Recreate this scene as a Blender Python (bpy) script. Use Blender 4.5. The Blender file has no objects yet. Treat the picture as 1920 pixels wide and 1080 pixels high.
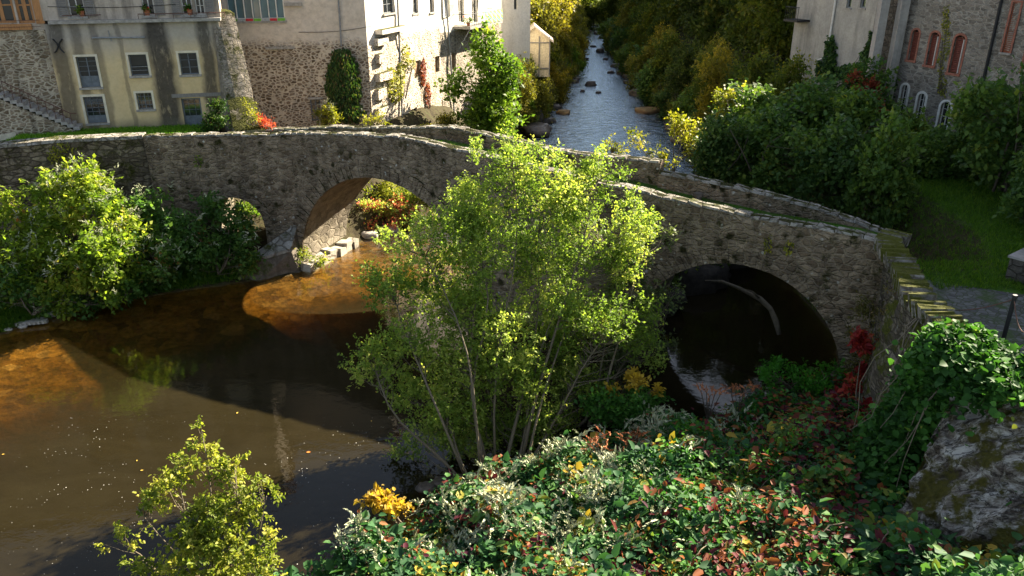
import bpy, bmesh, math, random
import numpy as np
from mathutils import Vector, noise as mn
random.seed(7); RG=np.random.default_rng(7)
SC=bpy.context.scene; COL=SC.collection
R=math.radians
# ---------------- camera, world, sun, exposure ----------------
K=1.25            # plan units are 1.25 m
H=13.0; PITCH=23.4; F=1500.0
SUN_AZ=50.0; SUN_EL=31.0
cam=bpy.data.cameras.new('camera'); camo=bpy.data.objects.new('camera',cam); COL.objects.link(camo)
camo.location=(0,0,H*K); camo.rotation_euler=(R(90-PITCH),0,0)
cam.lens=F/1920*36; cam.sensor_width=36; cam.clip_end=2000; cam.clip_start=.1
SC.camera=camo
w=bpy.data.worlds.new('World'); SC.world=w; w.use_nodes=True
wn=w.node_tree; bg=wn.nodes['Background']
sky=wn.nodes.new('ShaderNodeTexSky'); sky.sky_type='NISHITA'; sky.sun_disc=False
sky.sun_elevation=R(SUN_EL); sky.sun_rotation=R(SUN_AZ)
hs=wn.nodes.new('ShaderNodeHueSaturation'); hs.inputs['Saturation'].default_value=.7; hs.inputs['Value'].default_value=.92; wn.links.new(sky.outputs[0],hs.inputs['Color']); wn.links.new(hs.outputs[0],bg.inputs[0]); bg.inputs[1].default_value=.05
sl=bpy.data.lights.new('sun','SUN'); sl.energy=5; sl.angle=R(.5); sl.color=(1,.875,.69)
so=bpy.data.objects.new('sun',sl); COL.objects.link(so)
sd=Vector((math.sin(R(SUN_AZ))*math.cos(R(SUN_EL)),math.cos(R(SUN_AZ))*math.cos(R(SUN_EL)),math.sin(R(SUN_EL))))
so.rotation_euler=sd.to_track_quat('Z','Y').to_euler(); so.location=(30,60,60)
SC.view_settings.view_transform='Standard'; SC.view_settings.look='None'; SC.view_settings.gamma=1
SC.view_settings.exposure=2.5
SC.cycles.max_bounces=5; SC.cycles.transparent_max_bounces=8; SC.cycles.diffuse_bounces=3; SC.cycles.glossy_bounces=3; SC.cycles.caustics_reflective=False; SC.cycles.caustics_refractive=False
# ---------------- projection helpers (measure the place from the photo) ----------------
ct,st=math.cos(R(PITCH)),math.sin(R(PITCH))
def ray(px,py):
    a=(px-960)/F; b=(540-py)/F
    return (a, ct+b*st, -st+b*ct)
def at_z(px,py,z):
    d=ray(px,py); t=(z-H)/d[2]; return (d[0]*t,d[1]*t,z)
def at_y(px,py,y):
    d=ray(px,py); t=y/d[1]; return (d[0]*t,y,H+d[2]*t)
def at_plane(px,py,A,B):
    d=ray(px,py); nx,ny=-(B[1]-A[1]),(B[0]-A[0])
    t=(nx*A[0]+ny*A[1])/(nx*d[0]+ny*d[1]); return (d[0]*t,d[1]*t,H+d[2]*t)
def proj(p):
    x,y,z=p[0],p[1],p[2]-H; zc=y*ct-z*st; return (960+F*x/zc, 540-F*(y*st+z*ct)/zc, zc)
# ---------------- node helper ----------------
class NT:
    def __init__(s,name):
        s.m=bpy.data.materials.new(name); s.m.use_nodes=True; s.t=s.m.node_tree; s.t.nodes.clear()
        s.out=s.t.nodes.new('ShaderNodeOutputMaterial'); s.co=s.t.nodes.new('ShaderNodeTexCoord')
    def n(s,ty,**k):
        n=s.t.nodes.new(ty)
        for a,b in k.items(): setattr(n,a,b)
        return n
    def set(s,sock,v):
        if isinstance(v,bpy.types.NodeSocket): s.t.links.new(v,sock)
        elif v is not None:
            if sock.type=='RGBA' and not isinstance(v,(int,float)) and len(v)==3: v=(*v,1)
            if sock.type=='RGBA' and isinstance(v,(int,float)): v=(v,v,v,1)
            sock.default_value=v
    def map(s,scale,loc=(0,0,0),vec=None):
        n=s.n('ShaderNodeMapping'); s.set(n.inputs['Vector'],vec or s.co.outputs['Object']); n.inputs['Scale'].default_value=scale; n.inputs['Location'].default_value=loc
        return n.outputs[0]
    def noise(s,scale,detail=4,rough=.55,vec=None,dist=0):
        n=s.n('ShaderNodeTexNoise'); s.set(n.inputs['Vector'],vec or s.co.outputs['Object'])
        n.inputs['Scale'].default_value=scale; n.inputs['Detail'].default_value=detail; n.inputs['Roughness'].default_value=rough; n.inputs['Distortion'].default_value=dist
        return n.outputs['Fac']
    def ncol(s,scale,vec=None):
        n=s.n('ShaderNodeTexNoise'); s.set(n.inputs['Vector'],vec or s.co.outputs['Object']); n.inputs['Scale'].default_value=scale; n.inputs['Detail'].default_value=2
        return n.outputs['Color']
    def vor(s,scale,vec=None,feature='F1',rnd=1):
        n=s.n('ShaderNodeTexVoronoi',feature=feature); s.set(n.inputs['Vector'],vec or s.co.outputs['Object']); n.inputs['Scale'].default_value=scale
        n.inputs['Randomness'].default_value=rnd
        return n
    def ramp(s,fac,stops,interp='LINEAR'):
        n=s.n('ShaderNodeValToRGB'); s.set(n.inputs[0],fac); cr=n.color_ramp; cr.interpolation=interp
        while len(cr.elements)<len(stops): cr.elements.new(.5)
        for e,(p,c) in zip(cr.elements,stops):
            e.position=p; e.color=(c,c,c,1) if isinstance(c,(int,float)) else (*c,1)
        return n.outputs[0]
    def mix(s,fac,a,b,mode='MIX'):
        n=s.n('ShaderNodeMix',data_type='RGBA',blend_type=mode); s.set(n.inputs[0],fac); s.set(n.inputs[6],a); s.set(n.inputs[7],b); return n.outputs[2]
    def math(s,op,a,b=None,c=None,clamp=False):
        n=s.n('ShaderNodeMath',operation=op,use_clamp=clamp); s.set(n.inputs[0],a)
        if b is not None: s.set(n.inputs[1],b)
        if c is not None: s.set(n.inputs[2],c)
        return n.outputs[0]
    def sep(s,vec=None):
        n=s.n('ShaderNodeSeparateXYZ'); s.set(n.inputs[0],vec or s.co.outputs['Object']); return n.outputs
    def nz(s):
        n=s.n('ShaderNodeNewGeometry'); return s.sep(n.outputs['Normal'])[2]
    def addv(s,a,b,f=1.0):
        m=s.n('ShaderNodeVectorMath',operation='SCALE'); s.set(m.inputs[0],b); m.inputs['Scale'].default_value=f
        n=s.n('ShaderNodeVectorMath',operation='ADD'); s.set(n.inputs[0],a); s.set(n.inputs[1],m.outputs[0]); return n.outputs[0]
    def bump(s,h,st=.5,d=.05,nrm=None):
        n=s.n('ShaderNodeBump'); n.inputs['Strength'].default_value=st; n.inputs['Distance'].default_value=d; s.set(n.inputs['Height'],h)
        if nrm is not None: s.set(n.inputs['Normal'],nrm)
        return n.outputs[0]
    def bsdf(s,col,rough=.8,nrm=None,spec=.3,metal=0,link=True):
        n=s.n('ShaderNodeBsdfPrincipled'); s.set(n.inputs['Base Color'],col); s.set(n.inputs['Roughness'],rough); s.set(n.inputs['Metallic'],metal)
        n.inputs['Specular IOR Level'].default_value=spec
        if nrm is not None: s.set(n.inputs['Normal'],nrm)
        if link: s.t.links.new(n.outputs[0],s.out.inputs[0])
        return n.outputs[0]
def masonry(name,ramp,mortar,scale=2.2,zr=1.7,mw=.06,dirt=.5,dirtcol=(.03,.028,.022),moss=0,mosscol=(.07,.075,.012),streak=0,streakcol=(.015,.014,.012),lichen=0,bump=.6,top=None,warp=.12,soft=.05,spots=0):
    s=NT(name); v=s.addv(s.map((1,1,zr)),s.ncol(1.6),warp*2)
    v=s.addv(v,s.ncol(7),.05)
    f=s.vor(scale,v); e=s.vor(scale,v,'DISTANCE_TO_EDGE').outputs['Distance']
    cr=s.sep(f.outputs['Color'])[0]
    c=s.ramp(cr,ramp)
    big=s.noise(.9,5,.65); fine=s.noise(14,5,.7)
    c=s.mix(.55,c,s.ramp(fine,[(.3,.25),(.7,.95)]),'MULTIPLY'); c=s.mix(.35,c,s.ramp(s.noise(4,4),[(.35,.5),(.65,1.2)]),'MULTIPLY')
    mask=s.ramp(s.math('ADD',e,s.math('MULTIPLY',s.math('SUBTRACT',fine,.5),.07)),[(mw*.5,0),(mw+soft,1)])
    c=s.mix(mask,mortar,c)
    h=s.math('ADD',s.math('MULTIPLY',mask,.6),s.math('MULTIPLY',fine,.7))
    h=s.math('ADD',h,s.math('MULTIPLY',cr,.35))
    c=s.mix(s.math('MULTIPLY',s.ramp(big,[(.42,0),(.68,1)]),dirt),c,dirtcol)
    if streak:
        k=s.noise(1.0,5,.6,vec=s.map((2.2,2.2,.16)))
        c=s.mix(s.math('MULTIPLY',s.ramp(k,[(.5,0),(.66,1)]),streak),c,streakcol)
        k2=s.noise(1.0,5,.65,vec=s.map((3.4,3.4,.3),(7,3,1)))
        c=s.mix(s.math('MULTIPLY',s.ramp(k2,[(.6,0),(.7,1)]),streak*.45),c,(.42,.37,.29))
    if spots:
        sv=s.vor(1.5,s.addv(s.map((1,1,1),(2,5,3)),s.ncol(4),.25)); sp=s.ramp(s.math('ADD',sv.outputs['Distance'],s.math('MULTIPLY',s.noise(9,4,.7),.25)),[(.3,1),(.42,0)])
        sp=s.math('MULTIPLY',sp,s.ramp(s.noise(.55,3,.6,vec=s.map((1,1,1),(8,2,5))),[(.42,0),(.55,1)]))
        c=s.mix(s.math('MULTIPLY',sp,spots),c,s.mix(s.noise(10,3),(.018,.018,.006),(.045,.04,.014)))
    if top: # (z0,z1,color) plaster above
        z=s.sep()[2]; zz=s.math('ADD',z,s.math('MULTIPLY',s.noise(.8,5,.6),top[3] if len(top)>3 else 1.2))
        m=s.ramp(s.math('DIVIDE',s.math('SUBTRACT',zz,top[0]),max(.01,top[1]-top[0]),clamp=True),[(.2,0),(.8,1)])
        pc=s.mix(.4,top[2],s.ramp(s.noise(2.5,6,.7),[(.35,.45),(.6,1)]),'MULTIPLY')
        c=s.mix(m,c,pc); h=s.math('MULTIPLY',h,s.math('SUBTRACT',1.1,m))
    if lichen:
        l=s.ramp(s.math('MULTIPLY',s.vor(3.1).outputs['Distance'],s.math('ADD',.6,s.noise(9,3))),[(.16,1),(.24,0)])
        l=s.math('MULTIPLY',l,s.ramp(s.noise(1.7,3,vec=s.map((1,1,1),(5,9,2))),[(.5,0),(.62,1)]))
        c=s.mix(s.math('MULTIPLY',l,lichen),c,(.5,.49,.44))
    if moss:
        up=s.ramp(s.nz(),[(.15,0),(.75,.42)])
        mm=s.ramp(s.math('ADD',s.math('ADD',s.noise(1.5,6,.7,vec=s.map((1,1,1),(3,1,8))),up),(moss-1)*.3),[(.57,0),(.7,1)])
        mc=s.mix(s.noise(11,4,.7),mosscol,tuple(x*.35 for x in mosscol))
        c=s.mix(mm,c,mc); h=s.math('ADD',h,s.math('MULTIPLY',mm,.5))
    s.bsdf(c,.92,s.bump(h,bump,.09),.15); return s.m
def simple(name,col,rough=.7,var=.25,scale=6,bump=.15,metal=0,spec=.3,col2=None,stretch=(1,1,1)):
    s=NT(name); nz_=s.noise(scale,5,.6,vec=s.map(stretch))
    c=s.mix(s.ramp(nz_,[(.35,0),(.65,1)]),tuple(x*(1-var) for x in col),col2 or tuple(min(1,x*(1+var)) for x in col))
    s.bsdf(c,rough,s.bump(nz_,bump,.03),spec,metal); return s.m
def leafmat(name,ramp,tr=.45,rough=.55,spec=.22,trcol=1.6,objvar=.0):
    s=NT(name); a=s.n('ShaderNodeAttribute',attribute_name='rnd').outputs['Fac']
    c=s.ramp(a,ramp)
    if objvar:
        oi=s.n('ShaderNodeObjectInfo').outputs['Random']
        c=s.mix(1,c,s.ramp(oi,[(0,(1-objvar,1-objvar*.9,.9)),(.5,(1,1,1)),(1,(1+objvar*1.3,1+objvar*.6,.85))]),'MULTIPLY')
    b=s.bsdf(c,rough,None,spec,link=False)
    t=s.n('ShaderNodeBsdfTranslucent'); s.set(t.inputs[0],s.mix(1,c,(trcol,trcol*1.05,trcol*.55),'MULTIPLY'))
    m=s.n('ShaderNodeMixShader'); m.inputs[0].default_value=tr; s.t.links.new(b,m.inputs[1]); s.t.links.new(t.outputs[0],m.inputs[2]); s.t.links.new(m.outputs[0],s.out.inputs[0])
    return s.m
# ---------------- objects ----------------
def setp(o,label=None,cat=None,group=None,kind=None):
    if label: o['label']=label
    if cat: o['category']=cat
    if group: o['group']=group
    if kind: o['kind']=kind
    return o
class Root:
    def __init__(s,name,loc,label,cat,group=None):
        s.o=bpy.data.objects.new(name,None); COL.objects.link(s.o); s.loc=tuple(loc); s.o.location=[c*K for c in loc]; s.o.empty_display_size=.3
        setp(s.o,label,cat,group)
def mkmesh(name,V,Fc,mat,parent=None,loc=None,rnd=None,smooth=False,label=None):
    V=np.asarray(V,dtype=np.float64).reshape(-1,3)
    par=None
    if parent is not None:
        if isinstance(parent,Root): org=np.array(parent.loc); par=parent.o
        else: org=np.array(parent['org']); par=parent
    else: org=np.array(loc if loc is not None else (0,0,0))
    Vl=(V-org)*K
    me=bpy.data.meshes.new(name)
    if isinstance(Fc,np.ndarray):
        n=len(Fc); k=Fc.shape[1]
        me.vertices.add(len(Vl)); me.vertices.foreach_set('co',Vl.ravel())
        me.loops.add(n*k); me.loops.foreach_set('vertex_index',Fc.astype(np.int32).ravel())
        me.polygons.add(n); me.polygons.foreach_set('loop_start',np.arange(0,n*k,k,dtype=np.int32)); me.polygons.foreach_set('loop_total',np.full(n,k,dtype=np.int32))
        me.update(calc_edges=True)
    else:
        me.from_pydata([tuple(v) for v in Vl],[],Fc); me.update()
    if rnd is not None:
        at=me.attributes.new('rnd','FLOAT','FACE'); at.data.foreach_set('value',np.asarray(rnd,dtype=np.float32))
    if smooth: me.polygons.foreach_set('use_smooth',np.ones(len(me.polygons),dtype=bool))
    me.materials.append(mat)
    o=bpy.data.objects.new(name,me); COL.objects.link(o)
    if par: o.parent=par
    else: o.location=[c*K for c in org]
    o['org']=[float(c) for c in org]
    if label: o['label']=label
    return o
class MB:
    def __init__(s): s.v=[]; s.f=[]
    def add(s,vs,fs):
        b=len(s.v); s.v+= [tuple(v) for v in vs]; s.f+=[tuple(i+b for i in f) for f in fs]; return s
    def box(s,c,sz,ax=(1,0),rz=None,jit=0):
        # box centred c, size along ax, perp, z
        ux,uy=ax; l=math.hypot(ux,uy); ux/=l; uy/=l
        vs=[]
        for dz in (-.5,.5):
            for a,b in ((-.5,-.5),(.5,-.5),(.5,.5),(-.5,.5)):
                vs.append((c[0]+ux*a*sz[0]-uy*b*sz[1]+random.uniform(-jit,jit),c[1]+uy*a*sz[0]+ux*b*sz[1]+random.uniform(-jit,jit),c[2]+dz*sz[2]+random.uniform(-jit,jit)))
        return s.add(vs,[(3,2,1,0),(4,5,6,7),(0,1,5,4),(1,2,6,5),(2,3,7,6),(3,0,4,7)])
    def hexa(s,vs): return s.add(vs,[(3,2,1,0),(4,5,6,7),(0,1,5,4),(1,2,6,5),(2,3,7,6),(3,0,4,7)])
    def tube(s,pts,rad,n=6):
        pts=[Vector(p) for p in pts]; rad=rad if hasattr(rad,'__len__') else [rad]*len(pts)
        vs=[]; up=None
        for i,p in enumerate(pts):
            d=(pts[min(i+1,len(pts)-1)]-pts[max(i-1,0)]); d=d.normalized() if d.length>1e-6 else Vector((0,0,1))
            if up is None: up=Vector((1,0,0)) if abs(d.x)<.8 else Vector((0,1,0))
            u=d.cross(up).normalized(); v=d.cross(u).normalized(); up=-v if False else up
            for k in range(n):
                a=2*math.pi*k/n; vs.append(p+(u*math.cos(a)+v*math.sin(a))*rad[i])
        fs=[]
        for i in range(len(pts)-1):
            for k in range(n): fs.append((i*n+k,i*n+(k+1)%n,(i+1)*n+(k+1)%n,(i+1)*n+k))
        fs.append(tuple(range(n))[::-1]); fs.append(tuple((len(pts)-1)*n+k for k in range(n)))
        return s.add(vs,fs)
    def build(s,name,mat,parent=None,loc=None,label=None,smooth=False):
        return mkmesh(name,s.v,s.f,mat,parent,loc,label=label,smooth=smooth)
# ---------------- leaves ----------------
def nrmz(a): return a/np.maximum(np.linalg.norm(a,axis=1,keepdims=True),1e-9)
def leafquads(P,D,size,asp=.5,up=.6,rg=RG,fine=False,rnd=None,nrmb=None):
    """leaf blades at P pointing along D; returns verts, faces, rnd"""
    n=len(P); D=nrmz(D); Nn=rg.normal(size=(n,3))*.6
    Nn[:,2]+=up*1.6
    if nrmb is not None: Nn+=nrmb
    S=nrmz(np.cross(D,Nn)); Nn=nrmz(np.cross(S,D))
    sz=size*(rg.uniform(.45,1.45,n))[:,None] if np.isscalar(size) else size[:,None]
    w_=sz*asp*.5; r=rg.random(n) if rnd is None else rnd
    if not fine:
        V=np.stack([P,P+D*sz*.45+S*w_+Nn*sz*.08,P+D*sz,P+D*sz*.45-S*w_+Nn*sz*.08],1).reshape(-1,3)
        Fc=np.arange(n*4).reshape(-1,4); return V,Fc,r
    tip=P+D*sz-Nn*sz*.22
    V=np.stack([P,P+D*sz*.25+S*w_+Nn*sz*.07,P+D*sz*.65+S*w_*.85-Nn*sz*.0,tip,P+D*sz*.65-S*w_*.85,P+D*sz*.25-S*w_+Nn*sz*.07],1).reshape(-1,3)
    i=np.arange(n)[:,None]*6
    Fc=np.stack([i+np.array([[0,1,2,3]]),i+np.array([[0,3,4,5]])],1).reshape(-1,4)
    return V,Fc,np.repeat(r,2)
def rdir(n,rg=RG,zb=0.0):
    d=rg.normal(size=(n,3)); d[:,2]+=zb; return nrmz(d)
def sprays(C,out,nt,ln,nl,size,asp=.5,rg=RG,fine=False,zb=.2,up=.6,crnd=None,spread=.9,droop=.0):
    """twigs from each centre C with leaves on them; out = outward dirs"""
    n=len(C); C2=np.repeat(C,nt,0); o2=np.repeat(out,nt,0); r2=np.repeat(crnd if crnd is not None else rg.random(n),nt)
    d=nrmz(o2*.8+rdir(n*nt,rg)*spread+np.array([0,0,zb])); L=ln*rg.uniform(.5,1.2,n*nt)
    P=[];D=[];Rn=[]
    for k in range(nl):
        t=(k+.6)/nl
        p=C2+d*(L*t)[:,None]+rg.normal(size=C2.shape)*size*.25; p[:,2]-=droop*(L*t)**2
        P.append(p); D.append(nrmz(d*.6+rdir(n*nt,rg)*.9)); Rn.append(np.clip(r2*.75+rg.random(n*nt)*.4-.08,0,1))
    return leafquads(np.concatenate(P),np.concatenate(D),size,asp,up,rg,fine,np.concatenate(Rn))
def blobpts(blobs,n,rg=RG,sub=5,shell=.45):
    """cluster centres in union of ellipsoids [(c,(rx,ry,rz))], clumped; returns centres and outward dirs, clump rnd"""
    vols=np.array([b[1][0]*b[1][1]*b[1][2] for b in blobs])**.75; cnt=np.maximum(1,(n*vols/vols.sum())).astype(int)
    Cs=[];Os=[];Rs=[]
    for (c,r),k in zip(blobs,cnt):
        c=np.array(c); r=np.array(r); ns=max(2,sub)
        sc=rdir(ns,rg)*rg.uniform(.25,.8,ns)[:,None]; sr=rg.random(ns)
        pick=rg.integers(0,ns,k); d=rdir(k,rg); rad=rg.random(k)**shell
        p=sc[pick]+d*(rad*rg.uniform(.35,.6,ns)[pick])[:,None]
        Cs.append(c+p*r); Os.append(nrmz(p)); Rs.append(np.clip(sr[pick]*.7+rg.random(k)*.3,0,1))
    return np.concatenate(Cs),np.concatenate(Os),np.concatenate(Rs)
def pblob(px,py,y,rpx,ry=1.0,rz=1.0):
    p=at_y(px,py,y); zc=proj(p)[2]; r=rpx*zc/F
    return (p,(r,r*ry,r*rz))
# ================= TERRAIN AND RIVER =================
XL=([0,12,20,25.9,28.2,30.6,31.5,33,36,37.3,42,48,55,63,75,87,105,131,200],[-34,-30,-24,-18.5,-16.8,-11.6,-9.3,-8.4,-7.0,-5.8,-3.6,-1.6,-.3,2.3,4.7,6.5,8.5,11.3,20])
XR=([0,8,12,17.2,19.5,21.4,22,25,40,55,63,75,87,105,131,200],[-16,-11,-6,-.5,4.6,9.3,10.3,11.5,11.8,12.3,12.6,12.2,12.3,12.9,15,24.5])
def xl_(y): return np.interp(y,*XL)
def xr_(y): return np.interp(y,*XR)
def ground(x,y):
    a,b=xl_(y),xr_(y)
    nz_=mn.noise((x*.45,y*.45,3.1)); n2=mn.noise((x*1.7,y*1.7,8.1))
    if a<x<b:
        dl,dr=x-a,b-x; z=-min(.03+min(dl,8)*.036+max(0,dl-8)*.22,.04+dr*.3,1.6)
        if y>38: z=max(z,-.5)
        # pile of boulders under water in front
        if y<38: z=min(z+nz_*.10+n2*.05,-.02)
        return z
    if x<=a:
        d=a-x
        if y<32.7: 
            return .02+min(.45*d,2.0)+n2*.06*min(d,1)+(.25*nz_*min(d*.5,1))
        if x<-13.3: return 5.3-.05*(y-34) if y<60 else 5+ (y-60)*.1
        base=min(4.6,.05+1.0*d); cap=np.interp(y,[33,36.8,39.6,41.2],[.8,1.2,3.7,3.9]); z=min(base,cap)
        if y>52: z=min(.05+.8*d,2.2+.1*(y-52)) + (max(0,d-5)*.32 if y>60 else 0)
        return z+n2*.05
    d=x-b
    if y<22.0:
        if x>np.interp(y,[7,9.5,11.5,13,14.2,15.2,16.2,17.2,18.2,19.2,20,20.7,21.15,22],[11,10.3,9.8,9.5,9.4,9.38,9.42,9.55,9.85,10.15,10.3,10.45,10.8,11.5])+.3: return 4.3+(.0 if y>13.5 else (13.5-y)*.1)
        return min(.03+.215*d+.3*nz_*min(1,d*.3),3.8)
    z=min(1.1*d,4.28)
    if y>47: z+=max(0,d-4)*.55*min(1,(y-47)/12)
    if x>17 and y<60: z=max(z,4.28)-.03*0
    return z+(n2*.05 if d<4 or y>47 else 0)
xs=np.concatenate([np.arange(-90,-26,4),np.arange(-26,24,.5),np.arange(24,110,4)])
ys=np.concatenate([np.arange(-6,62,.5),np.arange(62,230,3),[260,320,400]])
V=[];Fc=[]
for j,y in enumerate(ys):
    for i,x in enumerate(xs):
        z=ground(x,y)
        if y>150: z=max(z,-.5)+ (y-150)*.02
        V.append((x,y,z))
nx=len(xs)
for j in range(len(ys)-1):
    for i in range(nx-1): Fc.append((j*nx+i,j*nx+i+1,(j+1)*nx+i+1,(j+1)*nx+i))
s=NT('earth_and_bed'); z=s.sep()[2]
stone=s.vor(1.5,s.addv(s.map((1,1,.4)),s.ncol(1.2),.5)); cr=s.sep(stone.outputs['Color'])[0]
bedc=s.ramp(cr,[(0,(.15,.078,.016)),(.4,(.25,.145,.032)),(.7,(.09,.048,.010)),(1,(.32,.21,.075))])
bedc=s.mix(.8,bedc,s.ramp(s.noise(3.5,6,.7),[(.35,.25),(.6,1.1)]),'MULTIPLY')
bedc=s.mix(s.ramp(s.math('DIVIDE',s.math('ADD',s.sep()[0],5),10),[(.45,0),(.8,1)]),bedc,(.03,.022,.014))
earth=s.ramp(s.noise(2.2,6,.7),[(.3,(.018,.014,.008)),(.55,(.05,.042,.02)),(.75,(.035,.06,.012))])
grass=s.ramp(s.noise(2.5,6,.7),[(.35,(.03,.06,.008)),(.6,(.06,.13,.015))])
up=s.ramp(s.nz(),[(.86,0),(.96,1)])
hi=s.ramp(s.math('DIVIDE',z,10),[(.49,0),(.5,1)])
c=s.mix(s.math('MULTIPLY',up,hi),earth,grass)
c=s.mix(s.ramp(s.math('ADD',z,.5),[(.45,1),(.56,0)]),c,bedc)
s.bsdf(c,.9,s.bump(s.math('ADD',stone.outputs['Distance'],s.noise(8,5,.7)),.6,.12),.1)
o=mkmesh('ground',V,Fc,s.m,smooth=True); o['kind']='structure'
# river
V=[];Fc=[];DP=[]
xw=np.concatenate([np.arange(-40,-26,2),np.arange(-26,16,.5),np.arange(16,30,1)]); yw=np.concatenate([np.arange(-6,62,.5),np.arange(62,210,2)])
for y in yw:
    for x in xw: V.append((x,y,0)); DP.append(max(0,-ground(x,y)) if y<60 else .6)
nx=len(xw)
for j in range(len(yw)-1):
    for i in range(nx-1): Fc.append((j*nx+i,j*nx+i+1,(j+1)*nx+i+1,(j+1)*nx+i))
s=NT('river_water'); y=s.sep()[1]; x=s.sep()[0]
dep=s.n('ShaderNodeAttribute',attribute_name='depth').outputs['Fac']
T=s.math('POWER',2.718,s.math('MULTIPLY',dep,-2.0))
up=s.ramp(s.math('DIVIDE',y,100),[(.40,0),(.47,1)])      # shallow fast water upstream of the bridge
murk=s.mix(s.noise(.5,6,.7,vec=s.map((.6,1.5,1),(0,0,0)),dist=1.0),(.008,.006,.0022),(.022,.0175,.0075))
murk=s.mix(up,murk,s.mix(s.ramp(s.noise(2.4,6,.75,vec=s.map((.55,1.5,1)),dist=1.2),[(.53,0),(.68,1)]),(.02,.024,.026),(.45,.48,.5)))
# foam specks in drifting lines
v=s.vor(8.0); sp=s.ramp(s.math('ADD',v.outputs['Distance'],s.math('MULTIPLY',s.sep(v.outputs['Color'])[1],.14)),[(.09,1),(.15,0)])
lane=s.ramp(s.noise(.42,5,.68,vec=s.map((.55,1.3,1)),dist=.5),[(.48,0),(.60,1)])
lane=s.math('MULTIPLY',lane,s.ramp(s.math('DIVIDE',y,100),[(.24,1),(.27,0)]))
sp=s.math('MULTIPLY',sp,lane)
dif=s.n('ShaderNodeBsdfDiffuse'); s.set(dif.inputs[0],s.mix(sp,murk,(.85,.83,.75)))
tr=s.n('ShaderNodeBsdfTransparent'); s.set(tr.inputs[0],s.mix(s.math('MULTIPLY',dep,1.2,clamp=True),(.98,.88,.6),(.62,.38,.10)))
m1=s.n('ShaderNodeMixShader'); s.set(m1.inputs[0],s.math('MULTIPLY',s.math('MULTIPLY',T,.92),s.math('SUBTRACT',1,sp))); s.t.links.new(dif.outputs[0],m1.inputs[1]); s.t.links.new(tr.outputs[0],m1.inputs[2])
calm=s.math('MULTIPLY',s.noise(1.6,4,.55,vec=s.map((1,1.6,1)),dist=.3),.07)
rap=s.math('MULTIPLY',2.2,s.math('ADD',s.noise(1.1,6,.62,vec=s.map((.8,1.5,1)),dist=.6),s.math('MULTIPLY',s.noise(4,2,.5,vec=s.map((.5,1.4,1))),.16)))
h=s.mix(up,calm,rap)
bp=s.bump(h,s.math('ADD',.35,s.math('MULTIPLY',up,.5)) if False else .6,.16)
geo=s.n('ShaderNodeNewGeometry'); dt=s.n('ShaderNodeVectorMath',operation='DOT_PRODUCT'); s.set(dt.inputs[0],geo.outputs['Incoming']); s.set(dt.inputs[1],bp)
cs=s.math('SUBTRACT',1,s.math('ABSOLUTE',dt.outputs['Value']),clamp=True); R0=s.math('ADD',.02,s.math('MULTIPLY',up,.22))  # reflectance raised upstream to brighten the sky reflection
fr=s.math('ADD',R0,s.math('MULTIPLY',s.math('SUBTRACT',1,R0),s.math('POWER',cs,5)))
gl=s.n('ShaderNodeBsdfGlossy'); s.set(gl.inputs['Roughness'],s.math('ADD',.03,s.math('MULTIPLY',up,.12))); s.set(gl.inputs['Color'],s.mix(up,(1,1,1),(.74,.88,1))); s.set(gl.inputs['Normal'],bp)  # blue tint upstream paints sky colour into the reflection
m2=s.n('ShaderNodeMixShader'); s.set(m2.inputs[0],fr); s.t.links.new(m1.outputs[0],m2.inputs[1]); s.t.links.new(gl.outputs[0],m2.inputs[2])
s.t.links.new(m2.outputs[0],s.out.inputs[0])
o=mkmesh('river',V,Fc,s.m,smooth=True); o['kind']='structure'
at=o.data.attributes.new('depth','FLOAT','POINT'); at.data.foreach_set('value',np.array(DP,dtype=np.float32))
# ================= BRIDGE =================
D=(.871,-.491); P0=(-9.0,32.2)
M_bridge=masonry('bridge_stone',[(0,(.18,.13,.085)),(.35,(.31,.235,.16)),(.7,(.46,.36,.25)),(1,(.24,.18,.125))],(.33,.265,.185),3.0,1.7,.02,.5,(.045,.035,.026),1.05,(.05,.052,.010),.3,lichen=.9,bump=1.1,spots=1.0,soft=.14)
M_soffit=masonry('vault_stone',[(0,(.26,.22,.16)),(.5,(.4,.35,.27)),(1,(.32,.28,.2))],(.22,.19,.14),1.7,1.3,.05,.6,(.07,.06,.045),.9,(.09,.10,.015),.4,bump=.6)
M_cope=masonry('coping_stone',[(0,(.3,.28,.24)),(.5,(.48,.45,.4)),(1,(.38,.36,.31))],(.18,.16,.13),1.8,1,.04,.35,(.1,.09,.07),-.1,(.08,.09,.015),0,lichen=.7,bump=1.1)
def sm(t): t=max(0,min(1,t)); return t*t*(3-2*t)
LEFT=[(0,P0),(-2.5,(-11.5,32.35)),(-6,(-15,32.3)),(-11.4,(-20.3,31.3)),(-16,(-24.7,30)),(-22,(-30,27.5))]
def PN(s):
    if s>=0: return (P0[0]+D[0]*s,P0[1]+D[1]*s)
    for (a,p),(b,q) in zip(LEFT,LEFT[1:]):
        if s>=b: t=(s-a)/(b-a); return (p[0]+(q[0]-p[0])*t,p[1]+(q[1]-p[1])*t)
    return LEFT[-1][1]
def NN(s):
    t=sm((s+3)/4.5); n=(.03+.461*t,1-.129*t)
    if s<-6: n=(-.18,.98)
    l=math.hypot(*n); return (n[0]/l,n[1]/l)
def WID(s): return 3.3+(.25 if 8<s<14.6 else 0)
def Q(s,w): p,n=PN(s),NN(s); return (p[0]+n[0]*w,p[1]+n[1]*w)
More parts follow.
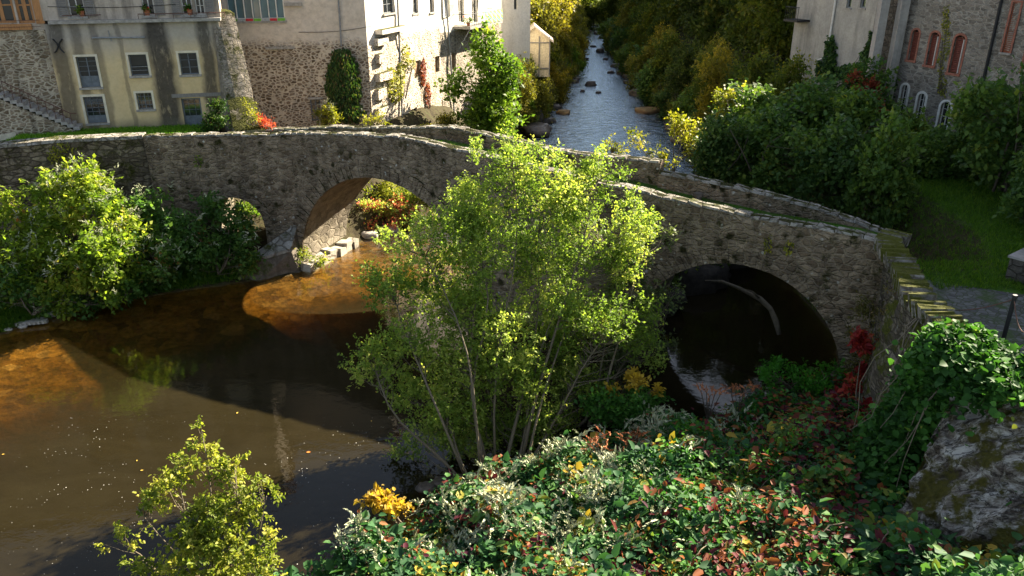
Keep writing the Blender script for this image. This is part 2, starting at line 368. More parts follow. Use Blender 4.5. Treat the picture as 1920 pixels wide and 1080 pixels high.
def tops(pix,w):
    out=[]
    for px,py in pix:
        best=None
        for k in range(-1600,2400):
            s_=k*.01; q=Q(s_,w)
            # height where this column meets py
            a=(540-py)/F; ydir=(ct+a*st); zdir=(-st+a*ct); z_=H+zdir/ydir*q[1]; e=abs(proj((q[0],q[1],z_))[0]-px)
            if best is None or e<best[0]: best=(e,s_,z_)
        out.append((best[1],best[2]))
    out.sort(); return [a for a,b in out],[b for a,b in out]
NT_=tops([(0,273),(100,263),(250,256),(375,254),(500,253),(640,252),(755,257),(820,272),(880,285),(1000,315),(1200,360),(1400,405),(1600,440),(1640,452)],0)
FT_=tops([(480,240),(560,240),(640,236),(850,236),(950,256),(1050,280),(1210,297)],3.5)
FT2_=tops([(1190,310),(1300,330),(1450,362),(1560,394),(1640,424),(1680,442)],3.3)
print('near tops',[(round(a,1),round(b,2)) for a,b in zip(*NT_)]); print('far tops',[(round(a,1),round(b,2)) for a,b in zip(*FT_)],[(round(a,1),round(b,2)) for a,b in zip(*FT2_)])
def ztop(s): return float(np.interp(s,*NT_))
def zdeck(s): return ztop(s)-.7 if s>-9 else 4.9
S_END=22.6
ARCH=[(-2.75,1.25,1.9),(4.36,4.36,.25),(18.55,3.35,.45)]
def samples(s0,s1,step=.3):
    """list of (s, zbottom)"""
    L=[]; s_=s0
    for c,r,zs in ARCH:
        if c-r>s1 or c+r<s0: continue
        n=max(1,int((c-r-s_)/step)); L+=[(s_+(c-r-s_)*i/n,-1.6) for i in range(n+1)]
        m=26 if r>2 else 14
        for i in range(m+1):
            a=math.pi*(1-i/m); L.append((c+r*math.cos(a),zs+r*math.sin(a)))
        L.append((c+r,-1.6)); s_=c+r
    n=max(1,int((s1-s_)/step)); L+=[(s_+(s1-s_)*i/n,-1.6) for i in range(n+1)]
    return L
def rough(p,n,amp,fr=1.3):
    k=mn.noise((p[0]*fr,p[1]*fr,p[2]*fr*1.5))+.5*mn.noise((p[0]*4,p[1]*4,p[2]*6)); return (p[0]+n[0]*k*amp,p[1]+n[1]*k*amp,p[2])
def wallface(mb,cols,zb,zt,nfun,nv,amp):
    """cols: plan points; zb/zt lists; strip with nv rows"""
    b=len(mb.v); m=len(cols)
    for i,(p,z0,z1) in enumerate(zip(cols,zb,zt)):
        for k in range(nv+1):
            z_=z0+(z1-z0)*k/nv; mb.v.append(rough((p[0],p[1],z_),nfun(i),amp))
    for i in range(m-1):
        if abs(cols[i][0]-cols[i+1][0])+abs(cols[i][1]-cols[i+1][1])<1e-6: continue
        for k in range(nv): mb.f.append((b+i*(nv+1)+k,b+(i+1)*(nv+1)+k,b+(i+1)*(nv+1)+k+1,b+i*(nv+1)+k+1))
BR=Root('stone_bridge',(5,26,0),'old humpbacked grey stone bridge with round arches and two solid parapets across the river','bridge')
L=samples(-6,S_END); mb=MB()
def batter(p,n,z): return (p[0]-n[0]*.06*max(0,3-z),p[1]-n[1]*.06*max(0,3-z))
wallface(mb,[PN(a) for a,b in L],[b for a,b in L],[zdeck(a) for a,b in L],lambda i:NN(L[i][0]),14,.05)
cf=[Q(a,WID(a)) for a,b in L]
wallface(mb,cf[::-1],[b for a,b in L][::-1],[zdeck(a)+.0 for a,b in L][::-1],lambda i:NN(L[::-1][i][0]),8,.05)
mb.build('spandrel_wall',M_bridge,BR)
NW=8; VB=[MB(),MB(),MB()]
for i in range(len(L)-1):
    (a,za),(b_,zb)=L[i],L[i+1]
    if za<-1.5 and zb<-1.5: continue
    mb=VB[0 if a<-1.2 else (1 if a<12 else 2)]
    for k in range(NW):
        t0,t1=k/NW,(k+1)/NW
        q=[]
        for (ss,zz,t) in ((a,za,t0),(a,za,t1),(b_,zb,t1),(b_,zb,t0)):
            w_=t*WID(ss); p=Q(ss,w_+.0); nn=mn.noise((ss*1.7,t*5,zz*1.7))*.05*(0 if t in(0,1) else 1); q.append((p[0],p[1],zz+nn if zz>-1.5 else zz))
        mb.add(q,[(3,2,1,0)])
for mb in VB: mb.build('arch_vault',M_soffit,BR)
# deck with grass
M_grass=NT('deck_grass'); g=M_grass
M_grass.bsdf(g.mix(g.ramp(g.noise(1.6,6,.7),[(.42,0),(.6,1)]),(.05,.15,.012),(.07,.09,.03)),.95,g.bump(g.noise(22,4,.7),.8,.06),.1)
mb=MB()
ss=np.arange(-5.9,S_END+.01,.4)
for a,b_ in zip(ss,ss[1:]):
    pr=[.38,1.2,2.2,99]
    for k in range(3):
        f=lambda s_,w_: (*Q(s_,min(w_,WID(s_)-.35)),zdeck(s_)+.0-(.05 if w_ in(1.2,2.2) else 0))
        mb.add([f(a,pr[k]),f(b_,pr[k]),f(b_,pr[k+1]),f(a,pr[k+1])],[(0,1,2,3)])
mb.build('deck',g.m,BR)
def parapet(name,s0,s1,w0,w1,ft,z0f,st=.3,amp=.045,cap=True):
    """solid parapet between offsets w0<w1"""
    mb=MB(); n=max(2,int(abs(s1-s0)/st)); S=[s0+(s1-s0)*i/n for i in range(n+1)]
    prof=[(w0,0,0),(w0,0,.5),(w0,0,.97),(w0+.06,.0,1.0),((w0+w1)/2,.05,1.0),(w1-.06,0,1.0),(w1,0,.97),(w1,0,.5),(w1,0,0)]
    m=len(prof)
    for s_ in S:
        zt=ft(s_); z0=z0f(s_); jt=mn.noise((s_*2.6,w0*3,1))*.04
        for (w_,dz,t) in prof:
            p=Q(s_,w_); mb.v.append(rough((p[0],p[1],z0+(zt-z0+jt)*t+dz),NN(s_),amp if t>0 else 0,1.6))
    for i in range(n):
        for k in range(m-1): mb.f.append((i*m+k,(i+1)*m+k,(i+1)*m+k+1,i*m+k+1))
    mb.f.append(tuple(range(m))); mb.f.append(tuple(n*m+k for k in range(m))[::-1])
    return mb.build(name,M_bridge,BR)
parapet('parapet',-6,S_END,-.02,.42,ztop,lambda s_:zdeck(s_)-.02)
parapet('parapet',float(FT_[0][0]),14.6,3.15,3.57,lambda s_:float(np.interp(s_,*FT_)),lambda s_:zdeck(s_)-.6)
sE=float(FT2_[0][-1])
parapet('parapet',14.62,sE,2.95,3.37,lambda s_:float(np.interp(s_,*FT2_)),lambda s_:min(zdeck(s_)-.6,float(np.interp(s_,*FT2_))-.9))
# coping stones
def coping(s0,s1,w0,w1,ft,lift=.03,ln=.42):
    mb=MB(); s_=s0
    while s_<s1:
        l=ln*random.uniform(.6,1.35); e=min(s1,s_+l); zz=[ft(s_)+lift+random.uniform(-.03,.03)]*2+[ft(e)+lift+random.uniform(-.03,.03)]*2
        a,b_,c_,d_=Q(s_+.004,w0-random.uniform(.0,.035)),Q(s_+.004,w1+.02),Q(e-.004,w1+.02),Q(e-.004,w0-random.uniform(0,.035)); hh=.07
        z1,z2=zz[0],zz[2]; j=lambda:random.uniform(-.015,.015)
        mb.hexa([(a[0],a[1]+j(),z1-hh),(d_[0],d_[1]+j(),z2-hh),(c_[0],c_[1]+j(),z2-hh),(b_[0],b_[1],z1-hh),(a[0]+.02,a[1]+.03,z1+j()),(d_[0]-.02,d_[1]+.03,z2+j()),(c_[0]-.02,c_[1]-.03,z2+j()),(b_[0]+.02,b_[1]-.03,z1+j())])
        s_=e
    return mb.build('coping',M_cope,BR)
coping(-6,S_END-.3,-.02,.42,ztop); coping(float(FT_[0][0])+.1,14.55,3.15,3.57,lambda s_:float(np.interp(s_,*FT_)))
coping(14.7,float(FT2_[0][-1])-.1,2.95,3.37,lambda s_:float(np.interp(s_,*FT2_)))
# arch rings
for c,r,zs in ARCH:
    mb=MB(); m=int(math.pi*r/.2)
    for i in range(m):
        a0,a1=math.pi*(1-i/m),math.pi*(1-(i+1)/m); a1+=.004; th=(.55 if r>2 else .35)*random.uniform(.8,1.15); pr=random.uniform(.03,.065)
        q=[]
        for w_ in (-pr,.1):
            for rr,a in ((r,a0),(r,a1),(r+th,a1),(r+th,a0)):
                p=Q(c+rr*math.cos(a),w_); q.append((p[0],p[1],zs+rr*math.sin(a)))
        mb.add(q,[(0,1,2,3),(7,6,5,4),(1,0,4,5),(2,1,5,6),(3,2,6,7),(0,3,7,4)])
    mb.build('arch_ring',M_bridge,BR)
# retaining wall continuing to the left
RW=Root('retaining_wall',(-20,31,0),'long rough stone retaining wall, mossy and brown, running left from the bridge below the lawn','wall')
S=[-22+i*.3 for i in range(int(15.98/.3)+1)]+[-6.01]; mb=MB()
wallface(mb,[PN(a) for a in S],[-.3]*len(S),[ztop(a)-.05 if a>-11.5 else 5.55 for a in S],lambda i:NN(S[i]),16,.09)
wallface(mb,[Q(a,.55) for a in S][::-1],[4.5]*len(S),[ztop(a)-.05 if a>-11.5 else 5.55 for a in S][::-1],lambda i:NN(-8),2,.03)
M_rw=masonry('retaining_stone',[(0,(.13,.105,.075)),(.4,(.27,.22,.155)),(.75,(.35,.29,.2)),(1,(.2,.16,.12))],(.10,.08,.055),1.9,2.3,.06,.7,(.035,.028,.018),1.1,(.07,.075,.012),.5,bump=1.0)
mb.build('wall_face',M_rw,RW)
mb=MB(); s_=-22
while s_<-6.02:
    e=min(-6.01,s_+random.uniform(.4,.9)); f=lambda q:(ztop(q) if q>-11.5 else 5.6)
    a,b_,c_,d_=Q(s_+.01,-.05),Q(s_+.01,.6),Q(e-.01,.6),Q(e-.01,-.05); j=lambda:random.uniform(-.02,.02)
    mb.hexa([(a[0],a[1]+j(),f(s_)-.1),(d_[0],d_[1]+j(),f(e)-.1),(c_[0],c_[1],f(e)-.1),(b_[0],b_[1],f(s_)-.1),(a[0],a[1]+.02,f(s_)+.03+j()),(d_[0],d_[1]+.02,f(e)+.03+j()),(c_[0],c_[1],f(e)+.05+j()),(b_[0],b_[1],f(s_)+.05+j())]); s_=e
mb.build('coping',M_cope,RW)
# cutwater slab beside the big arch, and its wing
M_slab=masonry('slab_stone',[(0,(.17,.145,.12)),(.5,(.22,.19,.155)),(1,(.26,.22,.18))],(.13,.11,.09),.55,1.2,.02,.5,(.06,.05,.04),.97,(.07,.09,.015),.35,bump=.4,soft=.03)
CW=Root('cutwater',(-9.5,31,0),'pointed grey stone cutwater leaning at the foot of the bridge pier beside the big arch','cutwater')
A_=at_z(441,533,0.0); B_=at_z(570,508,0.0); tA=at_z(445,503,.55); tB=at_y(546,455,32.0)
mb=MB(); 
base=[(A_[0],A_[1],-.6),(B_[0],B_[1],-.6)]; 
mb.hexa([(A_[0],A_[1],-.8),(B_[0],B_[1],-.8),(-8.95,32.3,-.8),(A_[0]+.6,A_[1]+1.5,-.8),(tA[0],tA[1],tA[2]),(tB[0]+.1,tB[1]-.5,tB[2]-.2),(-9.1,32.3,1.9),(A_[0]+.7,A_[1]+1.2,.7)])
o=mb.build('cutwater_block',M_slab,CW)
mb=MB(); j=lambda:random.uniform(-.03,.03)
mb.hexa([(tA[0]-.05,tA[1]-.03,tA[2]+.01),(tB[0]+.14,tB[1]-.54,tB[2]-.18),(-9.1,32.3,1.95),(A_[0]+.7,A_[1]+1.2,.75),(tA[0]-.05,tA[1]-.03,tA[2]+.1),(tB[0]+.12,tB[1]-.54,tB[2]-.05),(-9.1,32.3,2.05),(A_[0]+.7,A_[1]+1.2,.85)])
mb.build('sloping_cap',M_cope,CW)
# pale footing blocks along the pier under the vault
M_pale=masonry('pale_footing',[(0,(.4,.37,.3)),(.5,(.55,.5,.42)),(1,(.46,.42,.34))],(.2,.17,.13),.8,1,.03,.3,(.12,.1,.07),0,bump=.4)
FT=Root('pier_footing',(-8,33,0),'pale rough footing stones at the waterline along the sunlit pier inside the big arch','footing')
mb=MB(); t=-.35
while t<3.3:
    l=random.uniform(.4,.8); p=Q(.12,t+l/2); hgt=random.uniform(.22,.42)
    mb.box((p[0]+.16,p[1]-.05,hgt/2-.12),(l-.04,random.uniform(.5,.75),hgt+.25),NN(.1),jit=.06); t+=l
mb.build('footing_stones',M_pale,FT)
# ================= CURVED END WALL =================
CWL=[(11.0,21.55,5.25),(10.55,21.15,5.28),(10.38,20.7,5.28),(10.3,20.0,5.25),(10.15,19.2,5.25),(9.85,18.2,5.25),(9.55,17.2,5.3),(9.42,16.2,5.4),(9.38,15.2,5.45),(9.4,14.2,5.45),(9.5,13,5.5),(9.8,11.5,5.6),(10.3,9.5,5.8),(11,7,6),(12,4,6)]
def cw(t):
    n=len(CWL)-1; i=min(int(t),n-1); f=t-i; a,b=np.array(CWL[i]),np.array(CWL[i+1]); p=a+(b-a)*f; d=b-a; l=math.hypot(d[0],d[1])
    return p,(d[0]/l,d[1]/l)
CE=Root('curved_wall',(10,18,1),'curving rough stone wall at the right end of the bridge, topped with slanting mossy slabs','wall')
M_cw=masonry('end_wall_stone',[(0,(.12,.10,.08)),(.5,(.24,.2,.15)),(1,(.33,.28,.22))],(.09,.075,.055),2.2,2.6,.06,.5,(.04,.03,.02),1.12,(.10,.11,.015),.4,lichen=.5,bump=1)
mb=MB(); T=np.arange(0,14.01,.16); nv=14
for t in T:
    p,d=cw(t); n_=(d[1],-d[0])  # outward = towards river (left of travel is +)
    n_=(-abs(n_[0]),n_[1]) if t>3 else n_
    for k in range(nv+1):
        f=k/nv; z_=.2+(p[2]-.2)*f; e_=sm((t-2.2)/3.5); off=(1-f)*.75*e_-.32*(1-e_)
        mb.v.append(rough((p[0]+n_[0]*(off+.3),p[1]+n_[1]*(off+.3)*(.6 if t<3 else 1),z_),n_,.14,1.1))
    mb.v.append((p[0]-n_[0]*.3,p[1]-n_[1]*.3,p[2])); mb.v.append((p[0]-n_[0]*.3,p[1]-n_[1]*.3,3.9))
m=nv+3
for i in range(len(T)-1):
    for k in range(m-1): mb.f.append((i*m+k,i*m+k+1,(i+1)*m+k+1,(i+1)*m+k))
mb.f.append(tuple(range(m)))
mb.build('wall_face',M_cw,CE)
mb=MB(); t=.0
while t<9.5:
    p,d=cw(t); n_=(d[1],-d[0])
    if t>3: n_=(-abs(n_[0]),n_[1])
    th=random.uniform(.055,.10); wd=random.uniform(.6,.76); tl=random.uniform(.5,1.3); hj=random.uniform(-.07,.08)
    # leaning slab: centre p, lying across wall, tilted along travel
    mbv=[]
    for a in (-.5,.5):          # across
        for b_,zz in ((-.5,0),(.5,1)):
            for c_ in (0,1):
                x=p[0]+n_[0]*a*wd+d[0]*(b_*.2*tl+c_*th); y=p[1]+n_[1]*a*wd+d[1]*(b_*.2*tl+c_*th); z_=p[2]-.10+(.26+hj if b_<0 else 0)-abs(a)*.10+random.uniform(-.02,.02)
                mbv.append((x,y,z_))
    i=mbv; mb.hexa([i[0],i[4],i[6],i[2],i[1],i[5],i[7],i[3]]); t+=random.uniform(.09,.14)
M_cope2=masonry('mossy_coping_stone',[(0,(.2,.18,.15)),(.5,(.36,.33,.29)),(1,(.28,.26,.22))],(.12,.1,.08),1.8,1,.04,.5,(.05,.045,.03),.72,(.10,.105,.014),0,lichen=.7,bump=.6)
mb.build('coping',M_cope2,CE)
# ================= ROCK OUTCROP (near right) =================
RK=Root('rock_outcrop',(9,12,2),'steep lichen-streaked rocky wall face with moss in the near right corner','rock')
s=NT('outcrop_rock'); mp=s.n('ShaderNodeMapping'); s.set(mp.inputs[0],s.co.outputs['Object']); mp.inputs['Rotation'].default_value=(.3,-.75,.4); mp.inputs['Scale'].default_value=(.45,1.8,1.8)
v=s.addv(mp.outputs[0],s.ncol(1.3),.7)
a=s.noise(1.3,10,.75,vec=v,dist=.5); cr=s.math('ABSOLUTE',s.math('SUBTRACT',s.noise(1.9,6,.6,vec=v),.5))
c=s.ramp(a,[(.28,(.02,.014,.01)),(.42,(.075,.055,.04)),(.5,(.24,.21,.17)),(.58,(.55,.52,.47))])
c=s.mix(s.ramp(cr,[(0,.95),(.035,0)]),c,(.012,.009,.006))
c=s.mix(s.ramp(s.noise(3.5,7,.75,vec=s.map((1,1,.5),(4,2,1))),[(.56,0),(.66,.85)]),c,(.45,.43,.39))
mm=s.ramp(s.noise(1.1,6,.7,vec=s.map((1,1,1),(1,6,2))),[(.5,0),(.58,1)])
c=s.mix(mm,c,s.mix(s.noise(14,4,.7),(.13,.11,.012),(.025,.028,.006)))
s.bsdf(c,.85,s.bump(s.math('ADD',s.math('ADD',a,s.math('MULTIPLY',cr,.9)),s.math('MULTIPLY',s.noise(12,5,.7),.35)),1,.2),.25)
Uu=np.linspace(0,1,170); Vv=np.linspace(0,1,150); mb=MB()
top=[at_z(1815,655,5.5),at_z(1870,672,5.6),at_z(1950,705,5.7),(11.9,11.5,6.0),(12.8,8,6.2)]
bot=[at_z(1740,900,3.1),at_z(1640,1060,2.3),at_z(1680,1180,2.0),(8.2,7.5,2.4),(9.5,5,2.6)]
def pl(P,t): 
    x=t*(len(P)-1); i=min(int(x),len(P)-2); f=x-i; return np.array(P[i])*(1-f)+np.array(P[i+1])*f
ROCKP=[]
for u in Uu:
    a_,b_=pl(top,u),pl(bot,u)
    for v_ in Vv:
        p=a_*(1-v_)+b_*v_
        bl=math.sin(math.pi*min(1,v_*1.1))*.35
        q=Vector(p)
        w2=Vector((q.x*.45+q.z*.5,q.y*1.1,q.z*1.2-q.x*.6)); k=mn.noise(q*.8)*.5-abs(mn.noise(w2*1.5+Vector((3,3,3))))*.75-abs(mn.noise(w2*3.7))*.28-abs(mn.noise(w2*8))*.12+mn.noise(q*14)*.03+.25
        nrm=Vector((-.78,-.3,.55)); p=q+nrm*(k*.62+bl-.1); mb.v.append(tuple(p)); ROCKP.append(tuple(p))
nu,nv=len(Uu),len(Vv)
for i in range(nu-1):
    for k in range(nv-1): mb.f.append((i*nv+k,i*nv+k+1,(i+1)*nv+k+1,(i+1)*nv+k))
mb.build('rock_face',s.m,RK,smooth=False)
# path at the bridge end
s=NT('cobble_path'); v=s.vor(4.5,s.map((1,1,1))); cr=s.sep(v.outputs['Color'])[0]
c=s.ramp(cr,[(0,(.05,.05,.05)),(1,(.13,.13,.125))]); e=s.vor(4.5,s.map((1,1,1)),'DISTANCE_TO_EDGE').outputs['Distance']
c=s.mix(s.ramp(e,[(.02,0),(.09,1)]),(.035,.045,.015),c); c=s.mix(s.ramp(s.noise(1.1,6,.7),[(.5,0),(.62,1)]),c,(.035,.06,.012))
s.bsdf(c,.8,s.bump(e,.6,.06),.3)
V=[];Fc=[]
L1=[(11.2,20.8),(10.75,19.8),(10.5,18.6),(10.1,17.2),(9.85,16),(9.85,14.5),(9.9,13),(10.2,11)]; L2=[(13.0,19.9),(14.5,19.2),(15.5,18.3),(16.5,17.4),(17.5,16.5),(18,15),(18,13),(18,11)]
for (a,b) in zip(L1,L2):
    for k in range(9): f=k/8; V.append((a[0]*(1-f)+b[0]*f,a[1]*(1-f)+b[1]*f,4.33+mn.noise((a[0]+f*3,a[1],0))*.02+(.0 if a[1]>13.5 else (13.5-a[1])*.12)))
for i in range(7):
    for k in range(8): Fc.append((i*9+k,(i+1)*9+k,(i+1)*9+k+1,i*9+k+1))
o=mkmesh('path',V,Fc,s.m); o['kind']='structure'
# ================= BUILDINGS =================
class Fac:
    """one facade in a vertical plane from plan point A to B (left to right as seen from the river)"""
    def __init__(s,A,B,root):
        s.A=A;s.B=B;s.L=math.hypot(B[0]-A[0],B[1]-A[1]);s.d=((B[0]-A[0])/s.L,(B[1]-A[1])/s.L); s.n=(s.d[1],-s.d[0]); s.root=root
    def P(s,u,z,o=0): return (s.A[0]+s.d[0]*u+s.n[0]*o,s.A[1]+s.d[1]*u+s.n[1]*o,z)
    def uz(s,px,py):
        p=at_plane(px,py,s.A,s.B); return ((p[0]-s.A[0])*s.d[0]+(p[1]-s.A[1])*s.d[1],p[2])
    def rect(s,l,r,t,b):
        my=(t+b)/2; mx=(l+r)/2; return (s.uz(l,my)[0],s.uz(r,my)[0],s.uz(mx,b)[1],s.uz(mx,t)[1])
    def slab(s,mb,u0,u1,z0,z1,o0,o1):
        P=s.P; return mb.hexa([P(u0,z0,o1),P(u1,z0,o1),P(u1,z0,o0),P(u0,z0,o0),P(u0,z1,o1),P(u1,z1,o1),P(u1,z1,o0),P(u0,z1,o0)])
    def wall(s,z0,z1,holes,mat,depth=5,name='wall',rough_=0.0,reveal=.16,left=True,right=True,u0=0,u1=None,step=1.2):
        u1=s.L if u1 is None else u1
        us=sorted(set([u0,u1]+[h[0] for h in holes]+[h[1] for h in holes])); zs=sorted(set([z0,z1]+[h[2] for h in holes]+[h[3] for h in holes]))
        us=[u for u in us if u0<=u<=u1]; zs=[z for z in zs if z0<=z<=z1]
        def fill(a):
            o=[]
            for p,q in zip(a,a[1:]):
                n=max(1,int(math.ceil((q-p)/step))); o+=[p+(q-p)*i/n for i in range(n)]
            return o+[a[-1]]
        us=fill(us); zs=fill(zs); mb=MB(); P=s.P
        def w(u,z): 
            if rough_ and u0<u<u1: return P(u,z,rough_*mn.noise((u*1.1,z*1.1,s.A[0])))
            return P(u,z)
        for i in range(len(us)-1):
            for k in range(len(zs)-1):
                cu,cz=(us[i]+us[i+1])/2,(zs[k]+zs[k+1])/2
                if any(h[0]<cu<h[1] and h[2]<cz<h[3] for h in holes): continue
                mb.add([w(us[i],zs[k]),w(us[i+1],zs[k]),w(us[i+1],zs[k+1]),w(us[i],zs[k+1])],[(0,1,2,3)])
        for (a,b,c,d) in holes:
            c=max(c,z0); d=min(d,z1); r=-reveal-.1
            mb.add([P(a,c,.0),P(a,c,r),P(a,d,r),P(a,d,.0)],[(0,1,2,3)]); mb.add([P(b,c,.0),P(b,c,r),P(b,d,r),P(b,d,.0)],[(3,2,1,0)])
            mb.add([P(a,c,0),P(b,c,0),P(b,c,r),P(a,c,r)],[(0,1,2,3)]); mb.add([P(a,d,0),P(b,d,0),P(b,d,r),P(a,d,r)],[(3,2,1,0)])
        D_=-depth
        if left: mb.add([P(u0,z0),P(u0,z0,D_),P(u0,z1,D_),P(u0,z1)],[(3,2,1,0)])
        if right: mb.add([P(u1,z0),P(u1,z0,D_),P(u1,z1,D_),P(u1,z1)],[(0,1,2,3)])
        mb.add([P(u0,z0,D_),P(u1,z0,D_),P(u1,z1,D_),P(u0,z1,D_)],[(3,2,1,0)])
        # floor inside closes the room
        mb.add([P(u0,z1-.01,0),P(u1,z1-.01,0),P(u1,z1-.01,D_),P(u0,z1-.01,D_)],[(0,1,2,3)])
        mb.build(name,mat,s.root)
    def roof(s,z1,depth,mat,rise=1.6,over=.35):
        mb=MB(); P=s.P; m=-depth/2
        q=[P(-over,z1,over),P(s.L+over,z1,over),P(s.L+over,z1+rise,m),P(-over,z1+rise,m),P(s.L+over,z1,-depth-over),P(-over,z1,-depth-over)]
        t=[(a[0],a[1],a[2]+.12) for a in q]
        mb.add(q+t,[(0,1,2,3)[::-1],(3,2,4,5)[::-1],(6,7,8,9),(9,8,10,11),(0,1,7,6),(1,2,8,7),(2,4,10,8),(4,5,11,10),(5,3,9,11),(3,0,6,9)])
        mb.build('roof',mat,s.root)
        for u in (0,s.L): MB().add([P(u,z1,0),P(u,z1,-depth),P(u,z1+rise-.05,m)],[(0,1,2)]).build('gable',M_plaster,s.root)
    def window(s,h,cols=2,rows=3,frame=None,name='window',trim=None,trimw=.09,sill=True,rec=.12,fw=.045,bar=.025,glass=None,panel=0,label=None):
        a,b,c,d=h; mb=MB(); S=s.slab; o0,o1=-rec-.04,-rec
        S(mb,a,a+fw,c,d,o0,o1);S(mb,b-fw,b,c,d,o0,o1);S(mb,a+fw,b-fw,d-fw,d,o0,o1);S(mb,a+fw,b-fw,c,c+fw,o0,o1)
        for i in range(1,cols): 
            u=a+(b-a)*i/cols; wv=bar*(1.6 if cols%2==0 and i==cols//2 else .7); S(mb,u-wv/2,u+wv/2,c+fw,d-fw,o0+.004,o1+.004)
        c2=c+(d-c)*panel
        for i in range(1,rows): 
            z=c2+(d-c2)*i/rows; S(mb,a+fw,b-fw,z-bar*.35,z+bar*.35,o0+.008,o1-.006)
        if panel: S(mb,a+fw,b-fw,c+fw,c2,o0+.012,o1-.012)
        fr=mb.build(name,frame or M_frame,s.root,label=label)
        g=MB(); S(g,a+fw*.5,b-fw*.5,c+fw*.5,d-fw*.5,o0+.006,o0+.012); g.build('pane',glass or M_glass,fr)
        if trim:
            t=MB(); w_=trimw; S(t,a-w_,a,c-.02,d+w_,-.01,.022);S(t,b,b+w_,c-.02,d+w_,-.01,.022);S(t,a,b,d,d+w_,-.01,.022); t.build('surround',trim,fr)
        if sill:
            t=MB(); S(t,a-.09,b+.09,c-.09,c,-.05,.075); t.build('sill',M_sill,fr)
        return fr
    def shutter(s,u0,u1,c,d,mat,off=.02,th=.04,name='shutter',slats=True,ang=0,louvre=True):
        mb=MB(); n=int((d-c)/.09)
        s.slab(mb,u0,u0+.05,c,d,off,off+th); s.slab(mb,u1-.05,u1,c,d,off,off+th); s.slab(mb,u0+.05,u1-.05,c,c+.05,off,off+th); s.slab(mb,u0+.05,u1-.05,d-.05,d,off,off+th)
        for i in range(n):
            z=c+.05+(d-c-.1)*i/n; z2=z+(d-c-.1)/n*.8; P=s.P
            mb.hexa([P(u0+.05,z,off+th),P(u1-.05,z,off+th),P(u1-.05,z,off+th*.6),P(u0+.05,z,off+th*.6),P(u0+.05,z2,off+.01),P(u1-.05,z2,off+.01),P(u1-.05,z2,off),P(u0+.05,z2,off)])
        return mb.build(name,mat,s.root)
    def pipe(s,pts,r=.05,off=.09,mat=None,name='downpipe',n=7):
        mb=MB(); mb.tube([s.P(*s.uz(*p),off) for p in pts],r,n)
        a=s.P(*s.uz(*pts[0]),off); b=s.P(*s.uz(*pts[1]),off)
        for k in range(1,5):
            f=k/5; q=[a[i]+(b[i]-a[i])*f for i in range(3)]; mb.box(q,(r*2.8,r*2.8,.05),s.d)
        mb.build(name,mat or M_zinc,s.root)
M_frame=simple('window_frame_paint',(.22,.235,.24),.6,.15)
M_framew=simple('white_frame_paint',(.62,.6,.55),.6,.12)
M_sill=simple('sill_stone',(.30,.28,.25),.85)
M_zinc=simple('zinc_pipe',(.24,.25,.26),.45,.2,metal=.3)
M_rust=simple('rusty_iron',(.11,.055,.04),.7,.3,20)
M_dark=simple('black_iron',(.02,.02,.022),.5,.2)
M_wood=simple('varnished_wood',(.40,.19,.07),.5,.3,5,stretch=(8,8,.6))
M_greywood=simple('weathered_wood',(.20,.185,.165),.75,.25,4,stretch=(10,10,.6))
M_brick=simple('brick_surround',(.30,.12,.08),.85,.35,14)
M_shut=simple('oxblood_shutter',(.13,.032,.018),.6,.25)
M_shut2=simple('rust_shutter',(.22,.055,.02),.6,.25)
M_tile=simple('roof_tile',(.28,.12,.07),.85,.35,9)
s=NT('window_glass'); s.bsdf((.02,.024,.026),.06,s.bump(s.noise(2,2),.06,.05),.8); M_glass=s.m
s=NT('blue_glass'); s.bsdf(s.mix(s.noise(1.3,2),(.05,.10,.12),(.12,.22,.26)),.1,None,.8); M_bglass=s.m
M_surround=simple('cream_surround',(.62,.56,.43),.8,.12,3)
M_white=simple('white_paint',(.7,.68,.62),.75,.12,3)
M_ivy=leafmat('ivy_leaf',[(0,(.012,.035,.008)),(.5,(.03,.075,.012)),(1,(.07,.13,.02))],.3)
M_yvine=leafmat('yellow_vine_leaf',[(0,(.09,.11,.012)),(.5,(.22,.23,.02)),(1,(.38,.33,.04))],.4)
M_rvine=leafmat('red_vine_leaf',[(0,(.10,.02,.015)),(.5,(.25,.05,.03)),(1,(.3,.13,.04))],.4)
def plaster(name,base,base2,stain=.5,stc=(.04,.037,.032)):
    s=NT(name); n1=s.noise(.7,5,.65); c=s.mix(s.ramp(n1,[(.35,0),(.65,1)]),base,base2)
    st_=s.noise(1,6,.65,vec=s.map((1.3,1.3,.2)))
    c=s.mix(s.math('MULTIPLY',s.ramp(st_,[(.46,0),(.64,1)]),stain),c,stc)
    c=s.mix(.35,c,s.ramp(s.noise(6,6,.75),[(.35,.45),(.6,1)]),'MULTIPLY')
    s.bsdf(c,.9,s.bump(s.noise(9,5,.7),.35,.03),.15); return s.m
M_plaster=plaster('old_plaster',(.42,.39,.34),(.33,.30,.26))
# ---- yellow house
A_=(-19.75,35.4); B_=(-12.95,37.1)
YH=Root('yellow_house',(-16,36.5,5),'ochre plastered house with black water stains, blue-grey windows and door above the lawn','house')
fy=Fac(A_,B_,YH); zl=fy.uz(240,42)[1]
s=NT('stained_ochre_plaster'); X,Y_,Z=s.sep()
